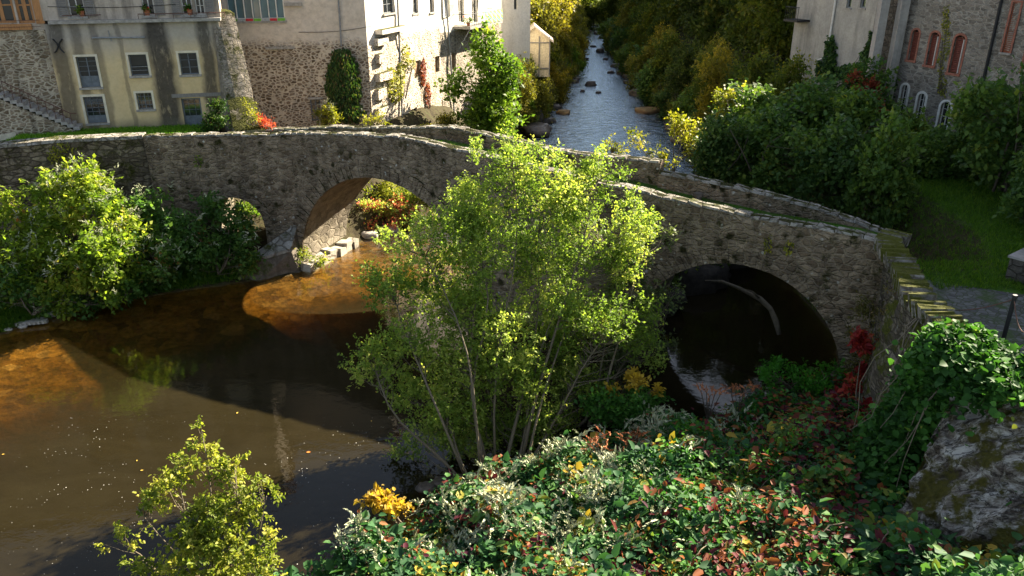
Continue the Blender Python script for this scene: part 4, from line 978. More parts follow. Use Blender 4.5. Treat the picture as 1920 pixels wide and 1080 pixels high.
def branchy(mb,stems,C,rg,br=.02,maxd=99):
    """connect cluster centres to nearest lower stem point by thin bent branches"""
    SP=[]
    for pts,r in stems:
        for i in range(len(pts)-1):
            for k in range(5): SP.append(lerp3(pts[i],pts[i+1],k/5))
    SP=np.array(SP)
    for c in C:
        d=np.linalg.norm(SP-c,axis=1)+np.maximum(0,SP[:,2]-c[2]+.25)*2.5
        j=int(np.argmin(d)); p=SP[j]
        if d[j]>maxd: continue
        m=(p+c)/2; m[2]+=-.08*d[j]+rg.normal()*.06; m[:2]+=rg.normal(size=2)*.05*d[j]
        mb.tube([tuple(p),tuple(m),tuple(c)],[br,br*.7,br*.3],4)
def stem(base,top,r0,r1=.02,bend=.25,n=6,seed=0):
    rg=np.random.default_rng(seed); pts=[]
    off=rg.normal(size=3)*bend; o2=rg.normal(size=3)*bend*.5
    for i in range(n+1):
        t=i/n; p=[base[k]+(top[k]-base[k])*t+off[k]*math.sin(math.pi*t)+o2[k]*math.sin(2*math.pi*t) for k in range(3)]
        pts.append(tuple(p))
    return (pts,[r0+(r1-r0)*(i/n) for i in range(n+1)])
def plantmesh(root,blobs,ncl,nt,ln,nl,size,mat,seed,asp=.55,stems=(),barkm=None,branches=0,fine=False,zb=.2,up=.6,droop=0,trunkname='trunk',crown='crown',spread=.9,sub=5,shell=.45,bb=.02,flowers=0,flmat=None):
    rg=np.random.default_rng(seed); C,O,Rr=blobpts(blobs,ncl,rg,sub,shell)
    V_,F_,q=sprays(C,O,nt,ln,nl,size,asp,rg,fine,zb,up,Rr,spread,droop)
    cr=mkmesh(crown,V_,F_,mat,root,rnd=q)
    if stems:
        mb=MB()
        for pts,r in stems: mb.tube(pts,r,7)
        if branches:
            idx=rg.choice(len(C),min(branches,len(C)),replace=False); branchy(mb,stems,C[idx],rg,bb)
        mb.build(trunkname,barkm or M_bark,root,smooth=True)
    if flowers:
        idx=rg.choice(len(C),flowers); plumes(C[idx]+O[idx]*ln*.7+np.array([0,0,ln*.35]),rg,flmat or M_plume,cr,.32)
    return cr
def plumes(P,rg,mat,parent,ln=.35,name='flower_plume',per=5,kind=None,wd=.03,lean=1.0):
    """feathery flower sprays: several thin knobbly spikes per point"""
    n=len(P)*per; P2=np.repeat(P,per,0)+rg.normal(size=(n,3))*ln*.18; d=rdir(n,rg,.9/lean); L=ln*rg.uniform(.45,1.2,n); Vs=[];Fs=[];b=0
    k=9
    for j in range(k):
        t=(j+.5)/k; p=P2+d*(L*t)[:,None]; p[:,2]-=.35*L*t*t
        for m in range(2):
            dd=nrmz(rdir(n,rg)*.45+d); V_,F_,_=leafquads(p,dd,(L*.26*(1.2-t)),.30,.4,rg); Vs.append(V_); Fs.append(F_+b); b+=len(V_)
    o=mkmesh(name,np.concatenate(Vs),np.concatenate(Fs),mat,parent)
    if kind: o['kind']=kind
    return o
# ---- hero tree in the middle
TB=at_z(930,880,.35)
HT=Root('riverside_tree',(TB[0],TB[1],.2),'large sunlit yellow-green many-stemmed tree growing from the near bank in front of the bridge','tree')
hb_=[(960,318,21.6,62),(1128,338,22.4,50),(1190,402,22.3,42),(880,385,21.2,75),(1010,410,21.5,95),(1120,440,22,90),(800,455,20.3,78),(905,480,20.5,95),(1030,520,21,105),(1165,500,21.8,55),(735,545,19.6,65),(830,575,19.7,95),(945,610,20,105),(1080,615,20.8,95),(1180,590,21.2,60),(690,665,18.8,48),(765,680,18.9,75),(870,700,19.3,85),(985,730,19.6,85),(1100,710,20.4,75),(1200,645,20.9,48),(780,770,18.5,62),(850,800,18.5,60),(775,850,18.2,36),(930,800,19,55),(1050,795,19.5,50),(880,850,18.2,40),(980,840,18.6,40),(1010,800,19,45),(840,800,18,50)]
B=[pblob(px,py,y,r,.85,.95) for px,py,y,r in hb_]
B+=[pblob(958,268,21.9,24,1,1.4),pblob(1128,298,22.7,20,1,1.5),pblob(1085,330,22.4,18,1,1.5),pblob(1222,415,22.3,14,1.2,.8),pblob(900,300,21.6,26,1,1.2),pblob(1040,315,22,24,1,1.2),pblob(655,672,18.6,16,1,.7),pblob(1010,290,22,16,1,1.3)]
b0=(TB[0],TB[1],.2)
tp=[(960,300,21.8),(880,400,21.2),(790,470,20.2),(740,560,19.5),(700,670,18.8),(1010,420,21.4),(1120,330,22.4),(1140,450,22),(1050,560,20.8),(900,520,20.3),(800,760,18.5),(1170,600,21)]
stems=[]
for i,(px,py,y) in enumerate(tp):
    t=at_y(px,py,y); off=(((px-940)/260)*.9,(y-20)*.25)
    stems.append(stem((b0[0]+off[0]+random.uniform(-.15,.15),b0[1]+off[1],b0[2]-.1),t,random.uniform(.035,.06),.012,.28,7,i+1))
plantmesh(HT,B,5600,2,.38,10,.082,M_alder,11,asp=.62,stems=stems,branches=900,bb=.014,sub=7,zb=.35)
# shaded companion tree to its right, behind, against the bridge
T2=at_z(1105,800,.4)
RT=Root('shaded_tree',(T2[0],T2[1],.3),'smaller shaded grey-green tree against the bridge pier, right of the large sunlit tree','tree')
B=[pblob(px,py,y,r,.8,.9) for px,py,y,r in ((1180,640,22,60),(1225,560,22.6,45),(1150,720,21.3,60),(1235,640,22.3,30),(1090,760,20.8,55),(1200,470,23,50),(1240,450,23,25),(1160,560,22.2,55))]
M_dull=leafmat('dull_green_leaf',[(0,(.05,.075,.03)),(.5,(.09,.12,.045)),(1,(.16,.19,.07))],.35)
st2=[stem((T2[0]+dx_,T2[1]+.3,.2),at_y(px,py,22),.05,.012,.25,6,40+i) for i,(dx_,px,py) in enumerate(((0,1180,560),(.2,1230,620),(-.3,1110,640),(.3,1200,450)))]
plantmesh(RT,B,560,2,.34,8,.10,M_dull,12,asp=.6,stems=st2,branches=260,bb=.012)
# bottom-left shrub
p=at_z(400,1010,.6)
S1=at_y(440,1180,11.9)
BS=Root('bank_shrub',(S1[0],S1[1],max(.2,S1[2])),'sunlit yellow-green shrub rising at the bottom left in front of the brown water','shrub')
bs=[(375,850,12.7,34),(340,890,12.6,42),(420,900,12.7,48),(450,950,12.5,50),(310,930,12.4,42),(270,940,12.3,26),(385,960,12.3,60),(480,920,12.5,28),(505,945,12.5,20),(330,1010,12,60),(430,1030,12,70),(245,1000,12.1,28),(205,1020,12.1,14),(380,1090,11.7,90),(500,1010,12.2,24),(480,1080,11.8,60),(290,1080,11.7,50),(378,805,12.8,14),(465,868,12.8,14)]
B=[pblob(px,py,y,r,.9,.95) for px,py,y,r in bs]
stm=[stem((S1[0]+dx_,S1[1],S1[2]-.2),at_y(px,py,y),.03,.008,.12,6,60+i) for i,(dx_,px,py,y) in enumerate(((0,378,810,12.8),(.1,440,880,12.6),(-.1,330,880,12.6),(-.2,255,950,12.2),(.25,500,930,12.5),(.15,450,980,12.3),(-.3,220,1015,12.1),(0,385,930,12.3)))]
plantmesh(BS,B,820,2,.20,7,.075,M_shrub,13,asp=.62,stems=stm,branches=420,bb=.007,fine=True,sub=5)
# ---- prototypes for the woods
PROT={}
def proto(key,mat,blobs,ncl,size,seed,nl=6,ln=.8,tr=.16,nt=2,zb=.2,ht=9,label='',cat='tree',name='tree',up=.6,asp=.6,drop=0,bm=None):
    PROT[key]=dict(mat=mat,blobs=blobs,ncl=ncl,size=size,seed=seed,nl=nl,ln=ln,tr=tr,nt=nt,zb=zb,ht=ht,cat=cat,name=name,up=up,asp=asp,drop=drop,root=None,bm=bm or M_bark2)
def place(key,loc,sc,rot,label,group=None,mat=None):
    P_=PROT[key]
    if P_['root'] is None:
        r=Root(P_['name'],(0,0,0),label,P_['cat'],group); rg=np.random.default_rng(P_['seed'])
        sts=[stem((0,0,-.5),(0,0,P_['ht']*.85),P_['tr'],.03,.2,6,P_['seed'])] if P_['tr']>.1 else [stem((rg.normal()*.15,rg.normal()*.15,-.2),(rg.normal()*P_['ht']*.25,rg.normal()*P_['ht']*.25,P_['ht']*.8),P_['tr'],.01,.15,5,P_['seed']+k) for k in range(4)]
        plantmesh(r,P_['blobs'],P_['ncl'],P_['nt'],P_['ln'],P_['nl'],P_['size'],P_['mat'],P_['seed'],asp=P_['asp'],stems=sts,barkm=P_['bm'],branches=60,bb=P_['tr']*.25,up=P_['up'],zb=P_['zb'],droop=P_['drop'],trunkname='trunk' if P_['tr']>.1 else 'stems',crown='crown' if P_['tr']>.1 else 'foliage')
        P_['root']=r.o; o=r.o
    else:
        o=P_['root'].copy(); COL.objects.link(o)
        for ch in list(P_['root'].children):
            c=ch.copy(); COL.objects.link(c); c.parent=o
        setp(o,label,P_['cat'])
        if group: o['group']=group
        elif 'group' in o: del o['group']
    o.location=[c*K for c in loc]; o.rotation_euler=(0,0,rot); o.scale=(sc,sc,sc) if not hasattr(sc,'__len__') else sc
    if mat:
        pass
    return o
def rblobs(seed,h,w_,n=12,low=.12):
    rg=np.random.default_rng(seed); out=[]
    for i in range(n):
        f=(i+.5)/n; z=h*(low+(1-low)*f*.95); rr=w_*math.sin(math.pi*min(1,.18+f*.80))**.8
        a=rg.random()*6.28; d=rr*.55*rg.random()**.5; r=rr*.5+.25*w_*.5
        out.append(((math.cos(a)*d,math.sin(a)*d,z),(r,r,r*.85)))
    return out
proto('oakA',M_oak,rblobs(1,9,3.4,14,.08),1000,.30,21,ht=9,ln=.9,tr=.2)
proto('oakB',M_oak,rblobs(2,8,3.0,12,.06),850,.30,22,ht=8,ln=.9,tr=.18)
proto('autA',M_olive,rblobs(3,8.5,3.0,14,.06),950,.27,23,ht=8.5,ln=.9,tr=.18)
proto('grnA',M_green,rblobs(4,7.5,2.1,13,.1),950,.22,24,ht=7.5,ln=.6,tr=.13)
proto('mapA',M_maple,rblobs(5,3.2,1.8,9,.1),650,.17,25,ht=3.2,ln=.5,tr=.05,cat='shrub',name='leafy_shrub',up=1.1,asp=.8)
proto('mapB',M_maple,rblobs(6,2.6,1.7,8,.1),560,.16,26,ht=2.6,ln=.5,tr=.05,cat='shrub',name='leafy_shrub',up=1.1,asp=.8)
proto('bshA',M_green,rblobs(7,2.4,1.3,8,.1),520,.13,27,ht=2.4,ln=.4,tr=.05,cat='shrub',name='leafy_shrub',up=.9)
proto('olvS',M_olive,rblobs(8,3.0,1.6,8,.05),600,.15,28,ht=3,ln=.5,tr=.05,cat='bush',name='autumn_bush')
def gz_(x,y): return ground(x,y)
rr=np.random.default_rng(5)
# riverside tree behind the far parapet on the left bank
x,y=-1.15,49.5
place('grnA',(-1.55,48.6,.7),(1.12,1.1,1.08),.4,'bright green leafy tree on the left bank between the balcony house and the river')
# right bank wood
GR='trees in the shaded wood on the right bank'
pos=[]
for row,(off,hs,y0,y1,st_) in enumerate(((1.9,.62,47,110,3.4),(5.2,1.05,44,130,4.8),(8.8,1.35,50,140,5.5),(14,1.5,56,150,6.5))):
    y=y0
    while y<y1:
        x=float(xr_(y))+off+rr.normal()*.6; k=rr.random(); key='oakA' if k<.42 else ('oakB' if k<.8 else 'autA')
        if not(x>15.2 and y<57):
            sc=hs*rr.uniform(.82,1.15)*(.92 if row==0 else 1); lab='autumn yellow-green tree standing in the wood on the right river bank' if key=='autA' else 'dark green tree standing in the shaded wood on the right river bank'
            place(key,(x,y,gz_(x,y)-.4),(sc,sc,sc*rr.uniform(.9,1.15)),rr.random()*6.3,lab,GR if key!='autA' else 'autumn trees on the right bank')
        y+=st_*rr.uniform(.8,1.2)*(1+.004*(y-45))
# left bank trees
GL='trees lining the left river bank upstream'
for row,(off,hs,y0,y1,st_) in enumerate(((1.3,.5,56,125,3.4),(4.5,.95,64,135,4.5),(8.5,1.15,66,150,5.5),(14,1.3,70,150,7))):
    y=y0
    while y<y1:
        x=float(xl_(y))-off+rr.normal()*.4; k=rr.random(); key='autA' if k<.55 else ('grnA' if k<.75 and row<2 else 'oakB')
        sc=hs*rr.uniform(.8,1.2)
        if not(y<72 and -4<x<2.6 and row>0) :
            lab={'autA':'yellow-olive autumn tree on the sunny left river bank upstream','grnA':'fresh green tree among the autumn trees on the left river bank','oakB':'dark green tree behind the autumn trees on the left river bank'}[key]
            place(key,(x,y,gz_(x,y)-.3),sc,rr.random()*6.3,lab,{'autA':GL,'grnA':'green trees on the left bank','oakB':'dark trees on the left bank'}[key])
        y+=st_*rr.uniform(.8,1.2)*(1+.004*(y-45))
GSL='bushes overhanging the upstream river edge'
for sd in (-1,1):
    y=59.5 if sd<0 else 46
    while y<118:
        x=float(xl_(y))-.55*rr.random()-.35 if sd<0 else float(xr_(y))+.35+.5*rr.random()
        sc=rr.uniform(.7,1.15)*(1 if y<70 else 1.2); key='olvS' if rr.random()<.6 else ('bshA' if sd<0 else 'mapA')
        if sd<0 and 51<y<58: sc*=.55
        place(key,(x,y,-.25),sc,rr.random()*6.3,'low bush overhanging the edge of the upstream river on the %s bank'%('left' if sd<0 else 'right'),GSL+(' left' if sd<0 else ' right'))
        y+=rr.uniform(1.6,2.6)*(1+.006*(y-45))
for (x,y,sc,key) in ((-.3,70,.95,'autA'),(1.6,73,.85,'autA'),(-.8,77,1.1,'grnA'),(2.4,79,.95,'autA'),(4.2,86,.95,'autA'),(1.8,86,1.1,'grnA'),(5.3,94,1.0,'autA'),(3,98,1.2,'autA'),(.2,62.5,.42,'autA'),(1.3,60.0,.35,'grnA')):
    place(key,(x,y,gz_(x,y)-.3),sc,rr.random()*6.3,{'autA':'yellow-olive autumn tree on the sunny left river bank upstream','grnA':'fresh green tree among the autumn trees on the left river bank'}[key],{'autA':GL,'grnA':'green trees on the left bank'}[key])
for k,(x,y) in enumerate(((9,136),(12.5,138),(16,137),(11,146),(15,147),(19,145),(22,140),(7,142),(18,133),(14,156),(21,155),(8,157))):
    place('oakA' if k%2 else 'oakB',(x,y,-.4),.8+.05*(k%4),k*1.3,'dark tree in the distant wood closing the river valley','distant trees at the river bend')
# closing wood across the valley where the river bends
for k in range(46):
    y=rr.uniform(138,200); x=rr.uniform(-25,75); 
    key='oakA' if rr.random()<.5 else 'oakB'; sc=rr.uniform(.8,1.15)
    place(key,(x,y,max(-.3,gz_(x,y)+(y-150)*.02 if y>150 else gz_(x,y))-.8),sc,rr.random()*6.3,'dark tree in the distant wood closing the river valley','distant trees at the river bend')
# ---- right bank shrubs (between the bridge and the mill)
def shr(key,px,py,y,sc,label,rot=None,group=None):
    p=at_y(px,py,y); return place(key,(p[0],y,p[2]),sc,rr.random()*6.3 if rot is None else rot,label,group)
# px,py = foot
shr('mapA',1345,345,34,(.85,.85,.95),'green shrub with yellow sunlit tips just behind the step in the far parapet')
shr('mapA',1440,372,33,(1.15,1.15,1.2),'wide cool-green shrub behind the middle of the right-hand parapet')
shr('mapB',1560,395,31,(1.15,1.15,1.3),'bushy green shrub behind the mossy end of the right-hand parapet')
shr('mapB',1650,425,29,(1.0,1.0,1.45),'tall leafy shrub right beside the mossy parapet end')
shr('mapA',1400,300,39,(1.3,1.3,1.15),'broad green shrub in the second row, below the dark wood')
shr('mapB',1520,310,37.5,(1.4,1.4,1.4),'large green shrub below the ivy-footed rendered house')
shr('mapA',1610,330,35.5,(1.15,1.15,1.2),'leafy shrub below the two concrete pillars')
shr('olvS',1700,330,34.5,(.8,.8,.75),'low olive shrub below the iron railing')
shr('mapB',1735,375,31.5,(.95,.95,1.0),'dark shrub beside the grass, below the mill windows')
shr('mapA',1830,330,31.5,(1.05,1.05,1.15),'dark green shrub at the foot of the mill, under its downpipe')
shr('mapA',1890,345,28.5,(1.1,1.1,1.35),'tall dark green bush at the right edge below the orange shutters')
shr('mapB',1925,420,25.5,(.9,.9,1.0),'dark bush at the right edge above the white planter')
shr('mapA',1395,330,43,(1.0,1.0,1.0),'shrub in shade close to the river behind the yellow-tipped shrub')
shr('oakB',1480,270,44,(.55,.55,.6),'small dark tree at the near end of the right bank wood')
shr('oakB',1420,250,48,(.6,.6,.6),'small dark tree by the water at the edge of the right bank wood')
shr('mapB',1610,250,42,(1.2,1.2,1.3),'green bush at the foot of the pillared annex')
# yellow lit branch shrubs
def own(name,label,cat,blobs,ncl,size,mat,seed,base,stems=None,**k):
    r=Root(name,base,label,cat); 
    st_=stems if stems is not None else [stem(base,tuple(b[0]),k.pop('sr',.03) if 'sr' in k else .03,.008,.1,5,seed+i) for i,b in enumerate(blobs[:5])]
    br=k.pop('branches',80); plantmesh(r,blobs,ncl,k.pop('nt',2),k.pop('ln',.35),k.pop('nl',6),size,mat,seed,stems=st_,branches=br,bb=.012,trunkname='stems',crown='foliage',**k); return r
B=[pblob(1282,250,36,30),pblob(1310,240,36,16),pblob(1180,255,33.5,10),pblob(1265,225,36,14),pblob(1300,275,35.8,26),pblob(1255,300,34.5,14),pblob(1230,285,34.5,18),pblob(1200,262,34.5,14)]
own('yellow_shrub','yellow-green sunlit shrub above the parapet step, reaching over the river','shrub',B,200,.14,M_yvine,71,at_y(1260,330,34.8),asp=.6)
B=[pblob(1385,185,40,26),pblob(1355,180,40,15),pblob(1360,212,40,18),pblob(1405,200,40,16)]
own('yellow_tipped_tree','slender tree with a bright yellow sunlit top in front of the dark wood','tree',B,130,.15,M_yvine,72,at_y(1390,300,40),asp=.6)
B=[pblob(1150,275,33,16),pblob(1165,290,33,12)]
own('young_shrub','little yellow-green sprig just behind the far parapet left of its step','shrub',B,26,.13,M_yvine,73,at_y(1155,315,33))
# ---- ivy on walls
def vine(name,label,fac,poly,n,size,mat,seed,cat='climbing plant',out=.22,asp=.8,hang=.8,bulge=.25):
    """leaf layer on a facade inside ellipses [(px,py,rx,ry)] given in photo measure"""
    rg=np.random.default_rng(seed); P=[];
    A=sum(e[2]*e[3] for e in poly); 
    for (px,py,rx,ry) in poly:
        k=int(n*rx*ry/A)
        for _ in range(k):
            a=rg.random()*6.283; r=rg.random()**.5*(.85+.3*mn.noise((px+3*math.cos(a),py+3*math.sin(a),seed*1.0)))
            u,z=fac.uz(px+rx*r*math.cos(a),py+ry*r*math.sin(a)); P.append(fac.P(u,z,out*(.15+bulge*4*(1-r*r)*rg.random())))
    P=np.array(P); nn=np.array([fac.n[0],fac.n[1],0]); D_=nrmz(np.array([0,0,-hang])+rdir(len(P),rg)*.7+nn*.3)
    V_,F_,q=leafquads(P,D_,size,asp,.2,rg,nrmb=nn*1.6)
    c0=tuple(P[np.argmin(P[:,2])]); r_=Root(name,c0,label,cat)
    mkmesh('foliage',V_,F_,mat,r_,rnd=q)
    mb=MB(); 
    for _ in range(9):
        j=rg.integers(len(P)); a=P[j].copy(); b_=np.array([a[0]*.5+c0[0]*.5,a[1]*.5+c0[1]*.5,P[:,2].min()+.1]); mb.tube([tuple(b_),tuple((a+b_)/2+rg.normal(size=3)*.05),tuple(a)],[.025,.018,.008],4)
    mb.build('stems',M_bark2,r_)
    return r_
M_ivyh=leafmat('hanging_ivy_leaf',[(0,(.012,.035,.008)),(.45,(.03,.07,.012)),(.8,(.07,.12,.02)),(.92,(.12,.13,.03)),(1,(.12,.045,.03))],.35)
vine('hanging_ivy','big dark green dome-shaped ivy hanging on the rubble house wall',fr_,[(643,125,33,38),(644,165,40,55),(650,205,36,26),(640,100,22,14)],6500,.15,M_ivyh,81,out=.5,asp=.4,hang=1.6,bulge=.4)
vine('yellow_creeper','yellow-green creeper climbing by the downpipe on the sunlit house',fw_,[(738,165,16,30),(748,140,8,30),(757,105,7,28),(728,140,10,18),(770,118,5,14)],900,.14,M_yvine,82,out=.3)
vine('red_creeper','thin rusty red creeper running down the sunlit whitewashed wall',fw_,[(792,135,6,32),(801,175,6,25),(803,210,4,15)],900,.11,M_rvine,83,out=.12)
vine('wall_ivy','green ivy climbing both lower corners of the grey rendered house',fwr,[(1560,105,12,50),(1550,130,20,30),(1628,110,10,35),(1600,135,40,18),(1618,130,22,16),(1636,85,4,40)],2600,.2,M_ivy,84,out=.25)
vine('mill_moss_vine','thin yellowish moss and vine streak down the mill wall',fm,[(1768,160,10,25),(1775,60,9,60),(1765,120,7,30)],420,.1,M_yvine,85,out=.05)
vine('mill_ivy','dark ivy on the left edge of the mill below the pillar',fm,[(1672,190,7,60),(1680,130,4,40)],900,.17,M_ivy,86,out=.3)
# red creeper shrub near pillars
B=[pblob(1625,175,41,22,1,1.2),pblob(1640,205,40.5,22,1,1.2),pblob(1600,150,41.5,14)]
own('red_creeper_bush','dark red creeper bush at the foot of the concrete pillars','bush',B,150,.16,M_rvine,87,at_y(1630,240,41))
# bushes by the houses
B=[pblob(407,212,35.2,19,1,1.0),pblob(404,235,35,22,1,.5)]
own('round_bush','dark green rounded bush between the blue-grey door and the buttress wall','bush',B,170,.12,M_ivyh,88,at_y(405,250,35.2))
B=[pblob(615,215,41.0,17,1,.8),pblob(605,222,41.0,12),pblob(627,222,41.0,10)]
own('flowering_bush','pale yellow-green flowering bush in front of the small rubble house window','bush',B,110,.13,M_yvine,89,at_y(615,236,41.0),flowers=20)
B=[pblob(473,222,35,7,1,1.4),pblob(464,196,35.6,4,1,2),pblob(468,208,35.3,4,1,1.5)]
own('buttress_creeper','small light green creeper on the lower slope of the buttress wall','climbing plant',B,40,.08,M_yvine,90,at_y(478,236,34.9))
B=[pblob(503,234,35.6,17,1,.25),pblob(488,228,35.4,8,1,.4)]
own('red_groundcover_plant','low red-leaved plant at the foot of the buttress wall','plant',B,70,.08,leafmat('scarlet_leaf',[(0,(.3,.03,.02)),(1,(.55,.12,.07))],.4),91,at_y(500,238,35.6))
B=[pblob(715,224,38.8,16,1,.5),pblob(690,228,38.5,12,1,.5)]
own('mossy_plant','low yellow-green plant on the rubble below the sunlit house corner','plant',B,50,.10,M_yvine,92,at_y(715,233,38.8))
for k,(x,y,sc) in enumerate(((-3.9,46.2,.75),(-2.9,45.2,.7),(-4.7,44.6,.6),(-2.0,46.0,.8),(-3.4,43.7,.6))):
    place('bshA' if k%2 else 'olvS',(x,y,gz_(x,y)-.15),sc,k*1.7,'low bush on the bank at the foot of the sunlit white house','bushes at the foot of the sunlit house')
# greenery beyond bridge, seen through the arches (red and green bank)
B=[pblob(705,395,37.3,26,1,.8),pblob(740,385,37.8,26,1,.8),pblob(690,425,36.8,20,1,.8),pblob(725,418,37.2,24,1,.7),pblob(765,400,38,24,1,.8)]
M_redmix=leafmat('red_green_leaf',[(0,(.10,.15,.03)),(.5,(.34,.38,.10)),(.58,(.50,.10,.08)),(.8,(.62,.2,.17)),(1,(.7,.5,.3))],.6)
own('red_bank_bush','red and green creeper bush on the far bank seen through the big arch','bush',B,640,.12,M_redmix,93,at_y(710,440,37.3))
B=[pblob(700,365,38.6,40,1,.7),pblob(750,355,38.6,45,1,.7),pblob(800,360,38.8,40,1,.7)]
own('green_bank_bush','pale green bush above the red creeper, seen through the big arch','bush',B,560,.15,M_shrub,94,at_y(740,410,38.6))
B=[pblob(455,410,36.5,32,1,.8),pblob(478,430,35.9,26),pblob(430,405,36.8,25)]
own('arch_bush','bright green bush seen through the small arch','bush',B,300,.14,M_green,95,at_y(455,445,36.4))
# under the big arch pier plant
B=[pblob(575,485,32.0,26,.8,.6),pblob(552,470,32.0,14,.8,.8),pblob(600,488,32.2,18,.8,.5)]
own('pier_plant','light green plant growing on the footing at the left pier of the big arch','plant',B,140,.10,M_shrub,96,at_y(575,500,32))
# ---- knotweed on the left bank
def knot(label,bl,n,seed,mat,fl,base,size=.165):
    r=Root('knotweed_bush',base,label,'bush'); B=[pblob(*b,.9,.9) if len(b)==4 else pblob(*b) for b in bl]
    sts=[stem(base,tuple(b[0]),.03,.01,.2,5,seed+i) for i,b in enumerate(B)]
    plantmesh(r,B,n,2,.42,6,size,mat,seed,asp=.62,stems=sts,branches=60,bb=.012,zb=-.1,up=.9,droop=.25,trunkname='stems',crown='foliage',flowers=fl,sub=6); return r
KS=.165
knot('tall sunlit knotweed bush with cream flower plumes, highest of the left bank bushes',[(150,350,29.5,50),(110,385,29,62),(185,395,29,55),(235,430,29,30),(70,350,29,22),(200,345,29.5,20),(245,475,28.6,24),(160,330,29.8,28),(95,335,29.8,20)],620,101,M_knot,110,at_y(140,450,29))
knot('sunlit knotweed bush at the left edge above the waterline rocks',[(40,420,28.6,65),(60,520,27.2,45),(15,540,27.0,30),(10,470,28.2,60),(70,480,27.8,70),(30,385,29,35)],560,102,M_knot,90,at_y(50,560,27.6))
knot('sunlit knotweed bush drooping to the shore in the middle of the left bank',[(170,460,27.8,75),(190,530,27.4,45),(120,560,26.9,35),(70,500,27.4,40),(215,420,28.6,45),(130,520,27.3,60),(215,500,27.9,50)],700,103,M_knot,120,at_y(160,570,27.5))
knot('shaded green knotweed bush to the right of the sunlit ones on the left bank',[(290,420,30.2,60),(340,450,30,60),(280,480,29,55),(260,400,30.5,30)],600,104,M_knot_shade,70,at_y(300,520,29))
knot('shaded knotweed bush in front of the small arch',[(400,430,31,60),(430,395,31.3,26),(455,405,31.4,20),(450,440,31.2,45),(380,480,30.2,55),(460,475,30.8,40)],560,105,M_knot_shade,60,at_y(410,515,30.3))
knot('low dark green knotweed bush by the water at the bottom of the left bank',[(40,545,27,35),(90,560,26.9,25),(150,575,27.2,22),(200,560,27.6,24),(10,530,27,40),(250,545,28,25)],260,106,M_knot_shade,14,at_y(60,590,26.6),.16)
# ================= FOREGROUND COVER AND SMALL THINGS =================
rg=np.random.default_rng(99)
def scatter(n,x0,x1,y0,y1,ok):
    X=rg.uniform(x0,x1,n*3); Y=rg.uniform(y0,y1,n*3); P=[]
    for x,y in zip(X,Y):
        if xr_(y)-.1<x<9.6+.0*y and y<21.6:
            p=ok(x,y)
            if p>rg.random(): P.append((x,y))
        if len(P)>=n: break
    return P
def fn(x,y,f,s_): return mn.noise((x*f,y*f,s_))
def canopy(x,y): return .34+.75*fn(x,y,.6,1)+.28*fn(x,y,1.4,5)+.12*fn(x,y,3.5,9)
def pxy(x,y): 
    q=proj((x,y,ground(x,y)+.4)); return q[0],q[1]
def bell(px,py,cx,cy,rx,ry): return math.exp(-((px-cx)/rx)**2-((py-cy)/ry)**2)
def cover(name,label,cat,n,ok,size,mat,asp,lift=0,fine=True,up=1.1,tuft=3,spread=.12,thick=.45,kind='stuff'):
    P=scatter(n,-9,9.7,7.5,21.6,ok); C=[]
    for x,y in P:
        h=max(.06,canopy(x,y)); C.append((x,y,ground(x,y)+h-thick*rg.random()**1.8*(h+.25)*1.3+lift))
    C=np.array(C); C2=np.repeat(C,tuft,0)+rg.normal(size=(len(C)*tuft,3))*spread; D_=rdir(len(C2),rg,.1); D_[:,2]=D_[:,2]*.6-.05
    r=np.clip(np.repeat(rg.random(len(C))*.2+np.array([.38+.95*fn(c[0],c[1],1.5,17) for c in C]),tuft)+rg.normal(size=len(C2))*.08,0,1)
    V_,F_,q=leafquads(C2,D_,size*np.clip(rg.lognormal(-.08,.38,len(C2)),.4,1.9),asp,up,rg,fine,r)
    c0=C[0]; o=mkmesh(name,V_,F_,mat,None,(float(C[:,0].mean()),float(C[:,1].mean()),0),rnd=q); setp(o,label,cat,kind=kind); return o
M_gk=leafmat('bank_knotweed_leaf',[(0,(.018,.06,.025)),(.45,(.035,.105,.035)),(.8,(.07,.16,.035)),(.92,(.16,.20,.03)),(1,(.32,.22,.03))],.3,rough=.6,spec=.15)
M_cr=leafmat('creeper_leaf',[(0,(.045,.010,.022)),(.3,(.10,.016,.022)),(.5,(.17,.05,.02)),(.66,(.26,.09,.03)),(.8,(.06,.10,.02)),(1,(.09,.14,.03))],.3,rough=.6,spec=.15)
M_red=leafmat('scarlet_creeper_leaf',[(0,(.10,.012,.015)),(.6,(.24,.02,.018)),(1,(.32,.08,.03))],.3,rough=.6,spec=.15)
M_nt=leafmat('nettle_leaf',[(0,(.02,.09,.008)),(.5,(.045,.17,.012)),(1,(.09,.26,.02))],.3,rough=.6,spec=.15)
M_iv=leafmat('green_ivy_leaf',[(0,(.02,.06,.012)),(.5,(.04,.12,.018)),(.85,(.08,.20,.03)),(1,(.22,.24,.04))],.3,rough=.6,spec=.15)
M_gold=leafmat('golden_leaf',[(0,(.32,.2,.02)),(1,(.5,.36,.05))],.5)
def zones(x,y):
    px,py=pxy(x,y)
    net=2.6*bell(px,py,1340,870,130,95)+1.6*bell(px,py,1470,735,110,40)
    cre=2.6*bell(px,py,1600,750,150,90)+1.3*bell(px,py,1450,1000,170,100)+1.2*bell(px,py,1430,820,90,40)+.6*bell(px,py,960,880,90,40)+.5*bell(px,py,850,990,120,70)+.35*bell(px,py,1280,800,150,60)+.3*bell(px,py,1120,1040,180,60)
    ivy=1.1*bell(px,py,1700,760,110,110)+.9*bell(px,py,1640,900,120,150)
    kn=.8*bell(px,py,950,980,330,160)+.5*bell(px,py,1150,880,200,100)+.25
    cre*=.25+2.6*max(0,fn(x,y,1.0,33)+.12)
    return net,cre,ivy,kn
